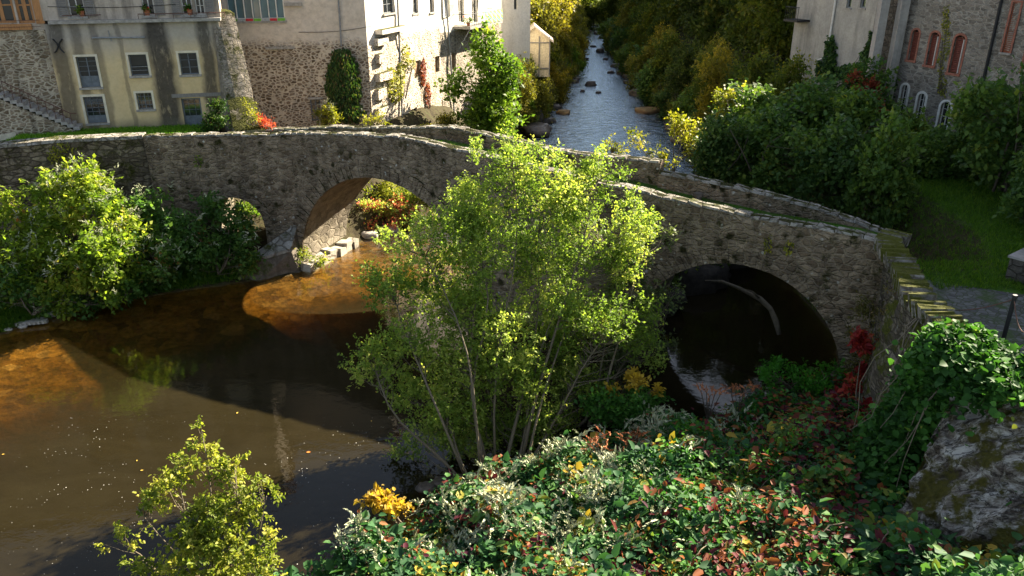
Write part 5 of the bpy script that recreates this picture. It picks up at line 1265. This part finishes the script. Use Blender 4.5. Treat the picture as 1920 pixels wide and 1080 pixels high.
def zok(i,base=0):
    def f(x,y):
        z=zones(x,y); s_=sum(z)+.05; return min(1,(z[i]/s_)*1.5+base) if z[i]>.03 else 0
    return f
def clear_ok(f): return lambda x,y: f(x,y)
cover('bank_knotweed','dense green knotweed leaves carpeting the near river bank','ground cover',15000,zok(3,.05),.165,M_gk,.68,tuft=2)
cover('red_creeper_mat','purple and rusty creeper leaves spreading over the near bank','ground cover',8000,zok(1),.15,M_cr,.52,lift=.05,tuft=3)
cover('nettle_patch','bright green nettle patch in the middle of the near bank','ground cover',7500,zok(0),.10,M_nt,.5,tuft=3,spread=.07)
cover('bank_ivy','green ivy leaves covering the bank below the curved wall','ground cover',5500,zok(2),.15,M_iv,.85,tuft=3)
cover('small_bank_plants','fine green undergrowth between the larger leaves on the near bank','ground cover',14000,lambda x,y:.6,.075,M_gk,.5,lift=-.05,tuft=3,spread=.15)
# white flower plumes
P=scatter(700,-7,7,8,20,lambda x,y:(lambda q:min(1,1.2*max(0,fn(x,y,.9,60)+.12)*2.2*(bell(q[0],q[1],960,960,210,120)+.9*bell(q[0],q[1],1230,880,190,110)*(q[0]<1240 or q[1]<800)+.7*bell(q[0],q[1],1290,760,110,45))))(pxy(x,y)))
C=np.array([(x,y,ground(x,y)+max(.06,canopy(x,y))+.04) for x,y in P])
o=plumes(C,rg,M_plume,None,.55,'knotweed_flowers',7); setp(o,'creamy white feathery flower plumes over the near bank leaves','flowers',kind='stuff')
# dry orange plumes
for k,(px,py,lab) in enumerate(((1185,815,'rust-orange dried plume standing at the edge of the near bank'),(1120,825,'long rust-orange dried plume leftmost above the dark water edge'),(1385,728,'rust-orange dried plume sticking up against the dark arch'),(1330,735,'small drooping rust-orange dried plume left of the tall one'))):
    p=at_z(px,py+25,1.1 if px<1300 else 1.6); r_=Root('dried_plume',p,lab,'dried flower'); c=[]
    for j in range(5): c.append((p[0]+(j-2)*.13,p[1]+rg.normal()*.08,p[2]+.35+.08*rg.normal()))
    plumes(np.array(c),rg,M_dry,r_,.34,'plume',6); mb=MB()
    for q in c: mb.tube([(p[0],p[1],p[2]-.5),(q[0],q[1],q[2])],.012,5)
    mb.build('stalks',M_bark2,r_)
# golden sprigs
B=[pblob(720,940,15.4,26,1,.35),pblob(690,948,15.4,14,1,.3),pblob(745,955,15.3,14,1,.4)]
own('golden_sprig','golden-yellow leafy sprig hanging over the dark water at the near bank','sprig',B,70,.13,M_gold,120,at_y(760,990,15.1),ln=.22,nl=5,fine=True)
B=[pblob(1195,715,19.6,22,1,.4),pblob(1225,730,19.6,12,1,.4),pblob(1150,740,19.5,8,1,2)]
own('yellow_sprig','yellow autumn sprig beside the dark arch water','sprig',B,60,.13,M_gold,121,at_y(1190,790,19.4),ln=.2,nl=5)
B=[pblob(1180,760,19.2,45,1,.8),pblob(1130,760,19.2,35,1,.7),pblob(1225,765,19.3,30,1,.6)]
own('waterside_bush','dark green leafy bush at the water edge under the shaded tree','bush',B,260,.14,M_iv,122,at_y(1180,810,19.0))
B=[pblob(1455,705,19.6,45,1,.35),pblob(1510,715,19.8,50,1,.4),pblob(1560,700,20.0,35,1,.5)]
own('waterside_weeds','fine green weeds standing at the water edge below the right arch','weeds',B,240,.10,M_nt,123,at_y(1500,745,19.6),ln=.25)
# creeper with scarlet tips climbing the curved wall
B=[at_z(1640,700,2.6),at_z(1625,650,3.3),at_z(1680,660,3.4),at_z(1600,735,2.3),at_z(1690,715,3.2),at_z(1645,770,2.4)]
B=[((b[0]-.15,b[1]-.1,b[2]),(.3,.3,.35)) for b in B]
own('scarlet_creeper','scarlet Virginia creeper climbing the foot of the curved wall beside the arch','climbing plant',B,150,.17,M_red,124,(8.6,16.6,1.6),ln=.2,nl=4,fine=True,asp=.55)
B=[((9.95,20.2,3.9),(.4,.4,.7)),((9.85,20.1,2.8),(.4,.4,.9)),((9.7,19.9,1.7),(.45,.45,.8)),((9.55,18.6,3.6),(.35,.8,1.3)),((9.3,17.2,3.4),(.4,.8,1.3)),((9.1,16.2,3.2),(.4,.7,1.1))]
own('wall_vine','brownish hanging vine and moss on the face of the curved wall','climbing plant',B,620,.09,leafmat('brown_vine_leaf',[(0,(.05,.06,.012)),(.5,(.11,.10,.02)),(1,(.16,.09,.035))],.3),125,(9,17,1.2),ln=.22,nl=5,asp=.4,zb=-.8,droop=.4)
# ivy mass over the wall top and down onto the outcrop
C=[]
for k in range(3600):
    t=rg.uniform(8.3,10.4); p,d=cw(min(t,13.9)); a=rg.normal()*.42; 
    z=p[2]+.04+.15*rg.random()-max(0,abs(a)-.3)*.9+.1*mn.noise((p[0]*2+a,p[1]*2,3)); x=p[0]-a*.9-(.5*rg.random() if a>0 else 0)*1; y=p[1]+rg.normal()*.15
    q=proj((x,y,z))
    if q[0]>1880+60*rg.random() and q[1]>700: continue
    C.append((x,y,z))
for k in range(5200):
    # down the river side of the wall
    t=rg.uniform(8.0,9.1); p,d=cw(t); f=rg.random()**.8; z=p[2]-f*2.9; x=p[0]-.35-f*1.35+rg.normal()*.12; y=p[1]-.1-f*.5+rg.normal()*.15
    C.append((x,y,z+.15))
for k in range(900):
    j=rg.integers(len(ROCKP)); i_=j//80; jj=j%80
    if i_<30 and rg.random()<.35 or jj<9 and i_<45: C.append(tuple(np.array(ROCKP[j])+rg.normal(size=3)*.08+np.array([-.1,-.08,.12])))
C=np.array(C); C2=np.repeat(C,2,0)+rg.normal(size=(len(C)*2,3))*.07; D_=rdir(len(C2),rg,-.2)
r=np.clip(.35+.5*np.repeat(np.array([mn.noise(Vector(c)*1.1) for c in C]),2)+rg.normal(size=len(C2))*.18,0,1)
V_,F_,q=leafquads(C2,D_,.135,.85,1.0,rg,True,r); IV=Root('wall_top_ivy',(9.3,14.5,5),'bright green ivy mound tumbling over the top of the curved wall','climbing plant')
mkmesh('foliage',V_,F_,M_iv,IV,rnd=q)
mb=MB()
for k in range(9):
    p,d=cw(rg.uniform(6.8,9.0)); s0=np.array([p[0]-.4,p[1]-.2,p[2]-.1]); pts=[tuple(s0)]; 
    for j in range(5): s0=s0+np.array([-.28,-.22,-.42])+rg.normal(size=3)*.13; pts.append(tuple(s0))
    mb.tube(pts,[.018,.016,.013,.011,.009,.006],4)
mb.build('stems',M_bark,IV)
# bare vine strands over the near bank
mb=MB()
for k in range(34):
    x,y=scatter(1,3,8.6,9,17,lambda x,y:1)[0]; a=rg.uniform(0,6.28); pts=[]
    for j in range(7):
        x+=math.cos(a)*.16; y+=math.sin(a)*.16; a+=rg.normal()*.5; pts.append((x,y,ground(x,y)+max(.06,canopy(x,y))+.08+.05*math.sin(j)))
    mb.tube(pts,.011,4)
o=mb.build('vine_strands',M_bark,None,(6,13,0)); setp(o,'thin pale bare vine strands straggling over the near bank','vines',kind='stuff')
# grass tufts: lawn, right lawn, left shore
def grass(name,label,pts,size,mat,n_per=1):
    P=np.repeat(np.array(pts),5,0); P[:,:2]+=rg.normal(size=(len(P),2))*.05; D_=rdir(len(P),rg,2.0)
    V_,F_,q=leafquads(P,D_,size,.13,.1,rg); o=mkmesh(name,V_,F_,mat,None,tuple(np.array(pts).mean(0)*np.array([1,1,0])),rnd=q); setp(o,label,'grass',kind='stuff')
M_lawn=leafmat('lawn_blade',[(0,(.07,.17,.012)),(.5,(.13,.29,.02)),(1,(.22,.38,.03))],.5); M_gr=leafmat('grass_blade',[(0,(.035,.09,.008)),(.5,(.07,.16,.012)),(1,(.14,.22,.02))],.45)
pts=[]
for k in range(9000):
    x,y=rg.uniform(-21,-13.0),rg.uniform(33.0,36.9)
    fx=x-A_[0] if False else 0
    if y<35.0+(x+19.75)*.25+.4: pts.append((x,y,ground(x,y)))
grass('lawn_grass','bright green lawn grass below the ochre house',pts,.17,M_lawn)
pts=[]
for k in range(14000):
    x,y=rg.uniform(11.6,19),rg.uniform(19,31)
    if y<21 and x<10.8+(21-y)*.2: continue
    if y<20 and x<13.5+(20-y)*.9: continue
    pts.append((x,y,ground(x,y)))
grass('path_side_grass','dark green grass beside the cobbled path at the right end of the bridge',pts,.13,M_gr)
pts=[]
for k in range(5000):
    s_=rg.uniform(-5.5,22); w_=rg.uniform(.45,WID(s_)-.45)
    if abs(w_-1.7)<.55 and rg.random()<.75: continue
    p=Q(s_,w_); pts.append((p[0],p[1],zdeck(s_)))
grass('deck_grass','short grass growing along the bridge deck between the parapets',pts,.08,M_gr)
pts=[]
for k in range(5200):
    y=rg.uniform(25.5,31.2); x=float(xl_(y))-rg.uniform(0.02,1.6)**1.0
    pts.append((x,y,ground(x,y)))
grass('shore_grass','green grass fringing the left shore under the knotweed',pts,.22,M_gr)
# lawn and shore leaves/ivy stuck on bridge face
fN=Fac(PN(0),PN(22),BR)
def sprig(label,px,py,rx,ry,n,mat,seed,f=None,sz=.09):
    f=f or fN; r_=vine('wall_sprig',label,f,[(px,py,rx,ry)],n,sz,mat,seed,'sprig',out=.12,asp=.55); return r_
sprig('small yellow-leaved sprig growing from the bridge face above the right arch',1440,455,10,20,60,M_yvine,131)
sprig('second yellowish sprig on the bridge face right of its neighbour above the arch',1480,462,12,14,50,M_yvine,132)
# potted bits on retaining wall: yellow creeper at the left
fR=Fac(PN(-11.4),PN(-6.0),RW)
sprig('yellowish creeper hanging over the left retaining wall top above the knotweed',115,290,30,28,260,M_yvine,133,fR,.11)
sprig('little green fern tuft on the retaining wall right of the knotweed',372,300,10,14,60,M_green,134,fR if False else Fac(PN(-6),PN(-2.5),RW),.09)
# ---- rocks
def rock(loc,size,label,mat,seed,group=None,name='rock'):
    bm=bmesh.new(); bmesh.ops.create_icosphere(bm,subdivisions=3,radius=1); sv=Vector((seed*1.7,seed*.3,seed))
    for v in bm.verts:
        c=v.co.copy(); k=1+.35*mn.noise(c*1.1+sv)+.14*mn.noise(c*3+sv); 
        c=c*k; c.x=round(c.x*2.6)/2.6*.35+c.x*.65; c.z=min(c.z,.72+.1*mn.noise(c*2+sv)); v.co=Vector((c.x*size[0],c.y*size[1],c.z*size[2]))+Vector(loc)
    V_=[tuple(v.co) for v in bm.verts]; F_=[tuple(l.index for l in f.verts) for f in bm.faces]; bm.free()
    o=mkmesh(name,V_,F_,mat,None,loc,smooth=True); setp(o,label,'rock',group); return o
def rockmat(n,c1,c2,moss=0,r=.7):
    s=NT(n); c=s.mix(s.ramp(s.noise(2.2,7,.7),[(.35,0),(.62,1)]),c1,c2)
    if moss: c=s.mix(s.ramp(s.math('ADD',s.nz(),s.noise(2,4)),[(1.1/2,0),(.95,moss)]),c,(.06,.08,.012))
    s.bsdf(c,r,s.bump(s.noise(5,7,.7),.7,.08),.3); return s.m
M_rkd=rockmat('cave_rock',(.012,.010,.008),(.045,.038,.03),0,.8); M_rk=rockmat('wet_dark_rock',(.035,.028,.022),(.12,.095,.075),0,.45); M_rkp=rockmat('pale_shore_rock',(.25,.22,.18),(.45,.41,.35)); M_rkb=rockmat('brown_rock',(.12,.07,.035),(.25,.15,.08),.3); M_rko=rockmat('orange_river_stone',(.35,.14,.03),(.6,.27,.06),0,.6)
p=at_z(1010,235,.5); rock((p[0]-.1,p[1]-.5,.15),(1.1,1.5,.75),'large dark angular boulder at the left edge of the upstream river',M_rk,1)
p=at_z(1000,215,1.0); rock((p[0]-.5,p[1]+1.0,.7),(1.1,1.3,.9),'dark boulder behind the large angular one on the left bank',M_rk,2)
p=at_z(1057,213,.0); rock((p[0],p[1],.06),(.62,.45,.32),'brown rounded rock sitting alone in the blue upstream water',M_rkb,3)
p=at_z(1215,210,0); rock((p[0],p[1],.1),(.95,.8,.35),'flat mossy rock near the right bank of the upstream river',M_rkb,4)
p=at_z(1205,178,0); rock((p[0],p[1],.15),(1.2,.9,.6),'dark rock under the trees on the right bank',M_rk,5)
GRK='small dark rocks breaking the upstream rapids'
for k,(px,py,w_) in enumerate(((1108,160,1.2),(1125,98,1.5),(1080,95,1.0),(1100,112,.6),(1145,137,.8),(1083,126,.8),(1100,80,.9),(1128,72,1.2),(1118,64,1.3),(1105,60,1.2),(1092,172,.5),(1122,174,.6),(1070,150,.7),(1135,112,.8),(1042,178,.8),(1160,138,.9),(1070,108,.9),(1112,88,.8))):
    p=at_z(px,py,0); rock((p[0],p[1],.05),(rr.uniform(.3,.5)*w_,rr.uniform(.3,.5)*w_,rr.uniform(.25,.45)*w_),'small dark wet rock breaking the surface of the upstream rapids',M_rk,10+k,GRK)
GSH='pale stones along the left shore'
for k in range(13):
    y=rg.uniform(26.0,28.5); x=float(xl_(y))+rg.uniform(-.35,.3); s_=rg.uniform(.08,.24)
    rock((x,y,.03),(s_*1.3,s_,s_*.7),'small pale stone on the left shore below the knotweed',M_rkp,40+k,GSH,'shore_stone')
p=at_z(75,583,.1); rock((p[0],p[1],.15),(.42,.36,.28),'larger pale shore stone beside the stone slab on the left bank',M_rkp,70)
p=at_z(105,585,.1); rock((p[0],p[1],.12),(.3,.26,.22),'round whitish shore stone right of the larger pale one',M_rkp,71)
GUN='orange boulders under the shallow brown water'
for k,(px,py,s_) in enumerate(((462,805,.36),(440,818,.3),(478,822,.3),(455,832,.28),(525,815,.24),(480,838,.25),(500,840,.2))):
    p=at_z(px,py,-.2); rock((p[0],p[1],-.22),(s_*1.15,s_*.9,s_*.55),'orange-brown boulder just under the murky water left of the big tree',M_rko,80+k,GUN,'river_boulder')
for k,(px,py) in enumerate(((1290,575),)):
    p=at_z(px,py+30,0); rock((p[0]+.2,p[1]+3.0,.1),(.6,.6,.55),'dark shadowed boulder inside the right arch against its pier',M_rkd,90+k)
for k,(px,py) in enumerate(((830,905),(865,900),(905,895),(800,915))):
    p=at_z(px,py,0); rock((p[0],p[1],.0),(.28,.22,.16),'dark shore stone at the foot of the large sunlit tree',M_rk,95+k,'dark stones at the foot of the tree','shore_stone')
for k,(px,py) in enumerate(((715,432),(730,436),(690,447))):
    p=at_z(px,py,0); rock((p[0],p[1]+.1,.1),(.4,.3,.28),'pale rock at the foot of the red creeper bank behind the big arch',M_rkp,110+k,'pale rocks behind the big arch')
# concrete slab lying on the left shore
p=at_z(52,608,.05); SBt=Root('concrete_slab',(p[0],p[1],0),'broken pale concrete slab with a toothed edge lying on the left shore','slab')
mb=MB(); ax=(.97,.24); mb.box((p[0],p[1],.10),(1.35,.22,.12),ax,jit=.02); mb.box((p[0]-.1,p[1]+.25,.08),(1.0,.3,.1),ax,jit=.03)
for k in range(9): mb.box((p[0]-.6*ax[0]+k*.15*ax[0],p[1]-.6*ax[1]+k*.15*ax[1]-.13,.12),(.06,.07,.1),ax)
mb.build('slab_body',M_rkp,SBt)
# driftwood log in the right arch
a=at_z(1392,540,1.4); b=at_z(1452,603,0.0)
LG=MB(); q0=at_y(1385,540,26.5); q1=at_y(1425,560,25.6); q2=at_y(1455,603,24.6)
LG.tube([(q0[0]-1.0,q0[1]+.9,q0[2]-.1),(q0[0]-.5,q0[1]+.5,q0[2]+.05),q0,q1,((q1[0]+q2[0])/2+.08,(q1[1]+q2[1])/2,(q1[2]+q2[2])/2+.05),(q2[0],q2[1],q2[2]),(q2[0]+.1,q2[1]-.2,q2[2]-.4)],[.03,.055,.065,.095,.085,.11,.08],8)
LG.tube([q1,(q1[0]-.35,q1[1]-.2,q1[2]+.35),(q1[0]-.75,q1[1]-.1,q1[2]+.45)],[.05,.03,.012],6)
o=LG.build('driftwood_log',simple('driftwood',(.10,.085,.06),.85,.3,6),None,q1,smooth=True); setp(o,'pale curved driftwood log lodged inside the right arch','log')
p0=at_z(1190,665,.25); mb=MB(); mb.tube([(p0[0]-.6,p0[1]-.3,.1),p0,(p0[0]+.7,p0[1]+.6,.35),(p0[0]+1.3,p0[1]+1.5,.75)],[.05,.06,.05,.025],7); o=mb.build('fallen_branch',M_bark2,None,p0,smooth=True); setp(o,'thin dark fallen branch leaning over the water left of the right arch','branch')
# floating leaf
p=at_z(578,848,0.01); mb=MB(); mb.add([(p[0]-.06,p[1],.012),(p[0],p[1]-.035,.016),(p[0]+.07,p[1]+.01,.014),(p[0],p[1]+.045,.02)],[(0,1,2,3)]); o=mb.build('floating_leaf',simple('orange_leaf',(.6,.18,.03),.7),None,p); setp(o,'single orange leaf floating on the dark water left of the tree','leaf')
# guard stone on the deck
q=Q(16.2,2.6); rock((q[0],q[1],zdeck(16.2)+.1),(.16,.16,.22),'small rounded guard stone on the grassy bridge deck by the far parapet',M_rk,120)
# black posts with chain at the right
def post(px,pyt,pyb,y,label):
    b=at_y(px,pyb,y); z0=4.33; t=at_y(px,pyt,y); r_=Root('chain_post',(b[0],y,z0),label,'post'); mb=MB()
    mb.tube([(b[0],y,z0-.05),(b[0],y,t[2]-.06),(b[0],y,t[2]-.05),(b[0],y,t[2])],[.045,.045,.06,.05],8); mb.build('shaft',M_dark,r_); mb=MB(); mb.tube([(b[0],y,z0-.02),(b[0],y,z0+.05)],.09,10); mb.build('foot_plate',M_dark,r_); return (b[0],y,t[2]-.1)
a=post(1884,553,625,15.6,'slim black chain post standing on the cobbled path above the ivy')
b=post(1919,610,700,14.2,'black chain post at the very right edge nearest the camera')
def chain(a,b,sag,label):
    pts=[lerp3(a,b,k/12) for k in range(13)]; pts=[(x,y,z-sag*math.sin(math.pi*k/12)) for k,(x,y,z) in enumerate(pts)]; mb=MB(); mb.tube(pts,.012,5); o=mb.build('chain',M_rust,None,a); setp(o,label,'chain')
chain(a,b,.35,'thin hanging chain between the two black posts')
chain(a,(a[0]-1.0,a[1]+1.2,a[2]-.75),.15,'thin chain drooping from the far black post towards the path')
# white planter box by the steps
p=at_y(1905,470,20.5); PB=Root('planter',(p[0]+.4,20.5,4.3),'white planter box with a terracotta pot beside the grass at the right edge','planter')
mb=MB(); mb.box((p[0]+.65,20.6,4.62),(.9,.9,.7),(.8,.6)); mb.build('box',M_an,PB); mb=MB(); mb.box((p[0]+.65,20.6,5.0),(1.0,1.0,.06),(.8,.6)); mb.build('rim',M_conc,PB)
mb=MB(); mb.tube([(p[0]+.4,20.35,5.03),(p[0]+.4,20.35,5.25),(p[0]+.4,20.35,5.25),(p[0]+.4,20.35,5.31)],[.14,.19,.22,.22],12); mb.build('pot',M_pot,PB)
# ferns at the right edge
B=[((16.8,22.2,4.7),(.7,.7,.5)),((17.5,21.4,4.7),(.7,.7,.5)),((18,23,4.8),(.8,.8,.5))]
own('fern_clump','yellow-green fern-like clump by the planter at the right edge','fern',B,160,.16,M_iv,140,(17.2,22,4.3),asp=.25)
# unseen trees added right of the frame to keep the near bank in shade
for k,(x,y,s_) in enumerate(((21,25,1.25),(24,20,1.4),(22,14.5,1.2),(27,27,1.5),(26,12,1.4),(19.5,9,1.1))):
    place('oakA' if k%2 else 'oakB',(x,y,4.2),s_,k*1.1,'large unseen tree added right of the frame to shade the near bank','unseen shade trees added right of the path')

# leaves floating on the water
GFL='yellow leaves floating on the brown water'
M_yl=simple('yellow_dead_leaf',(.5,.33,.05),.7)
for k in range(9):
    x=rg.uniform(-15,-2); y=rg.uniform(15.5,27)
    if not(xl_(y)+.5<x<xr_(y)-.8): continue
    a=rg.uniform(0,6.28); c_,s_=math.cos(a),math.sin(a); l=rg.uniform(.035,.06); mb=MB()
    mb.add([(x-c_*l,y-s_*l,.012),(x+s_*l*.5,y-c_*l*.5,.018),(x+c_*l,y+s_*l,.014),(x-s_*l*.5,y+c_*l*.5,.02)],[(0,1,2,3)])
    o=mb.build('floating_leaf',M_yl,None,(x,y,.012)); setp(o,'tiny yellow dead leaf drifting on the brown water','leaf',GFL)
# overhead service cables on the facades
for (f,a,b,sag,lab) in ((fr_,(560,60),(700,48),.12,'thin black service cable strung across the rubble house wall'),(fu,(90,12),(330,8),.08,'thin black service cable along the upper ochre house wall')):
    A1=f.P(*f.uz(*a),.06); B1=f.P(*f.uz(*b),.06); pts=[lerp3(A1,B1,k/10) for k in range(11)]; pts=[(p[0],p[1],p[2]-sag*math.sin(math.pi*k/10)) for k,p in enumerate(pts)]
    mb=MB(); mb.tube(pts,.012,4); mb.build('cable',M_dark,f.root,label=lab)

for k,(x,y,s_) in enumerate(((5.2,28.2,1.0),(7.6,30.6,1.2),(3.2,29.8,.9),(9.2,33,1.1))):  # boulders placed with the shrubs to block sky reflected under the right arch
    rock((x,y,.2),(1.3*s_,1.1*s_,.9*s_),('mossy dark boulder lying in the river just behind the bridge','broad dark boulder in the river beyond the right arch','dark boulder behind the middle pier of the bridge','dark boulder close to the right bank behind the bridge')[k],M_rkd,150+k)
for k,(x,y,s_) in enumerate(((5.4,29.2,1.0),(7.8,31.6,1.15),(3.3,31,.95))):  # shrubs added behind the bridge to block the sky reflection in the arch
    place('mapB' if k%2 else 'mapA',(x,y,.1),s_*.9,k*2.1,('dark shrub added among the boulders behind the right arch to block reflected sky','second dark shrub added beyond the right arch to block reflected sky','dark shrub added behind the middle pier to block reflected sky')[k])

for k in range(22):
    y=rg.uniform(50,105); sd=k%2; x=float(xl_(y))+rg.uniform(-.1,.5) if sd else float(xr_(y))-rg.uniform(-.1,.6); s_=rg.uniform(.25,.7)
    rock((x,y,.05),(s_*1.2,s_,s_*.65),'wet dark rock at the %s edge of the upstream river'%('left' if sd else 'right'),M_rk,200+k,'dark rocks along the %s edge of the upstream river'%('left' if sd else 'right'))
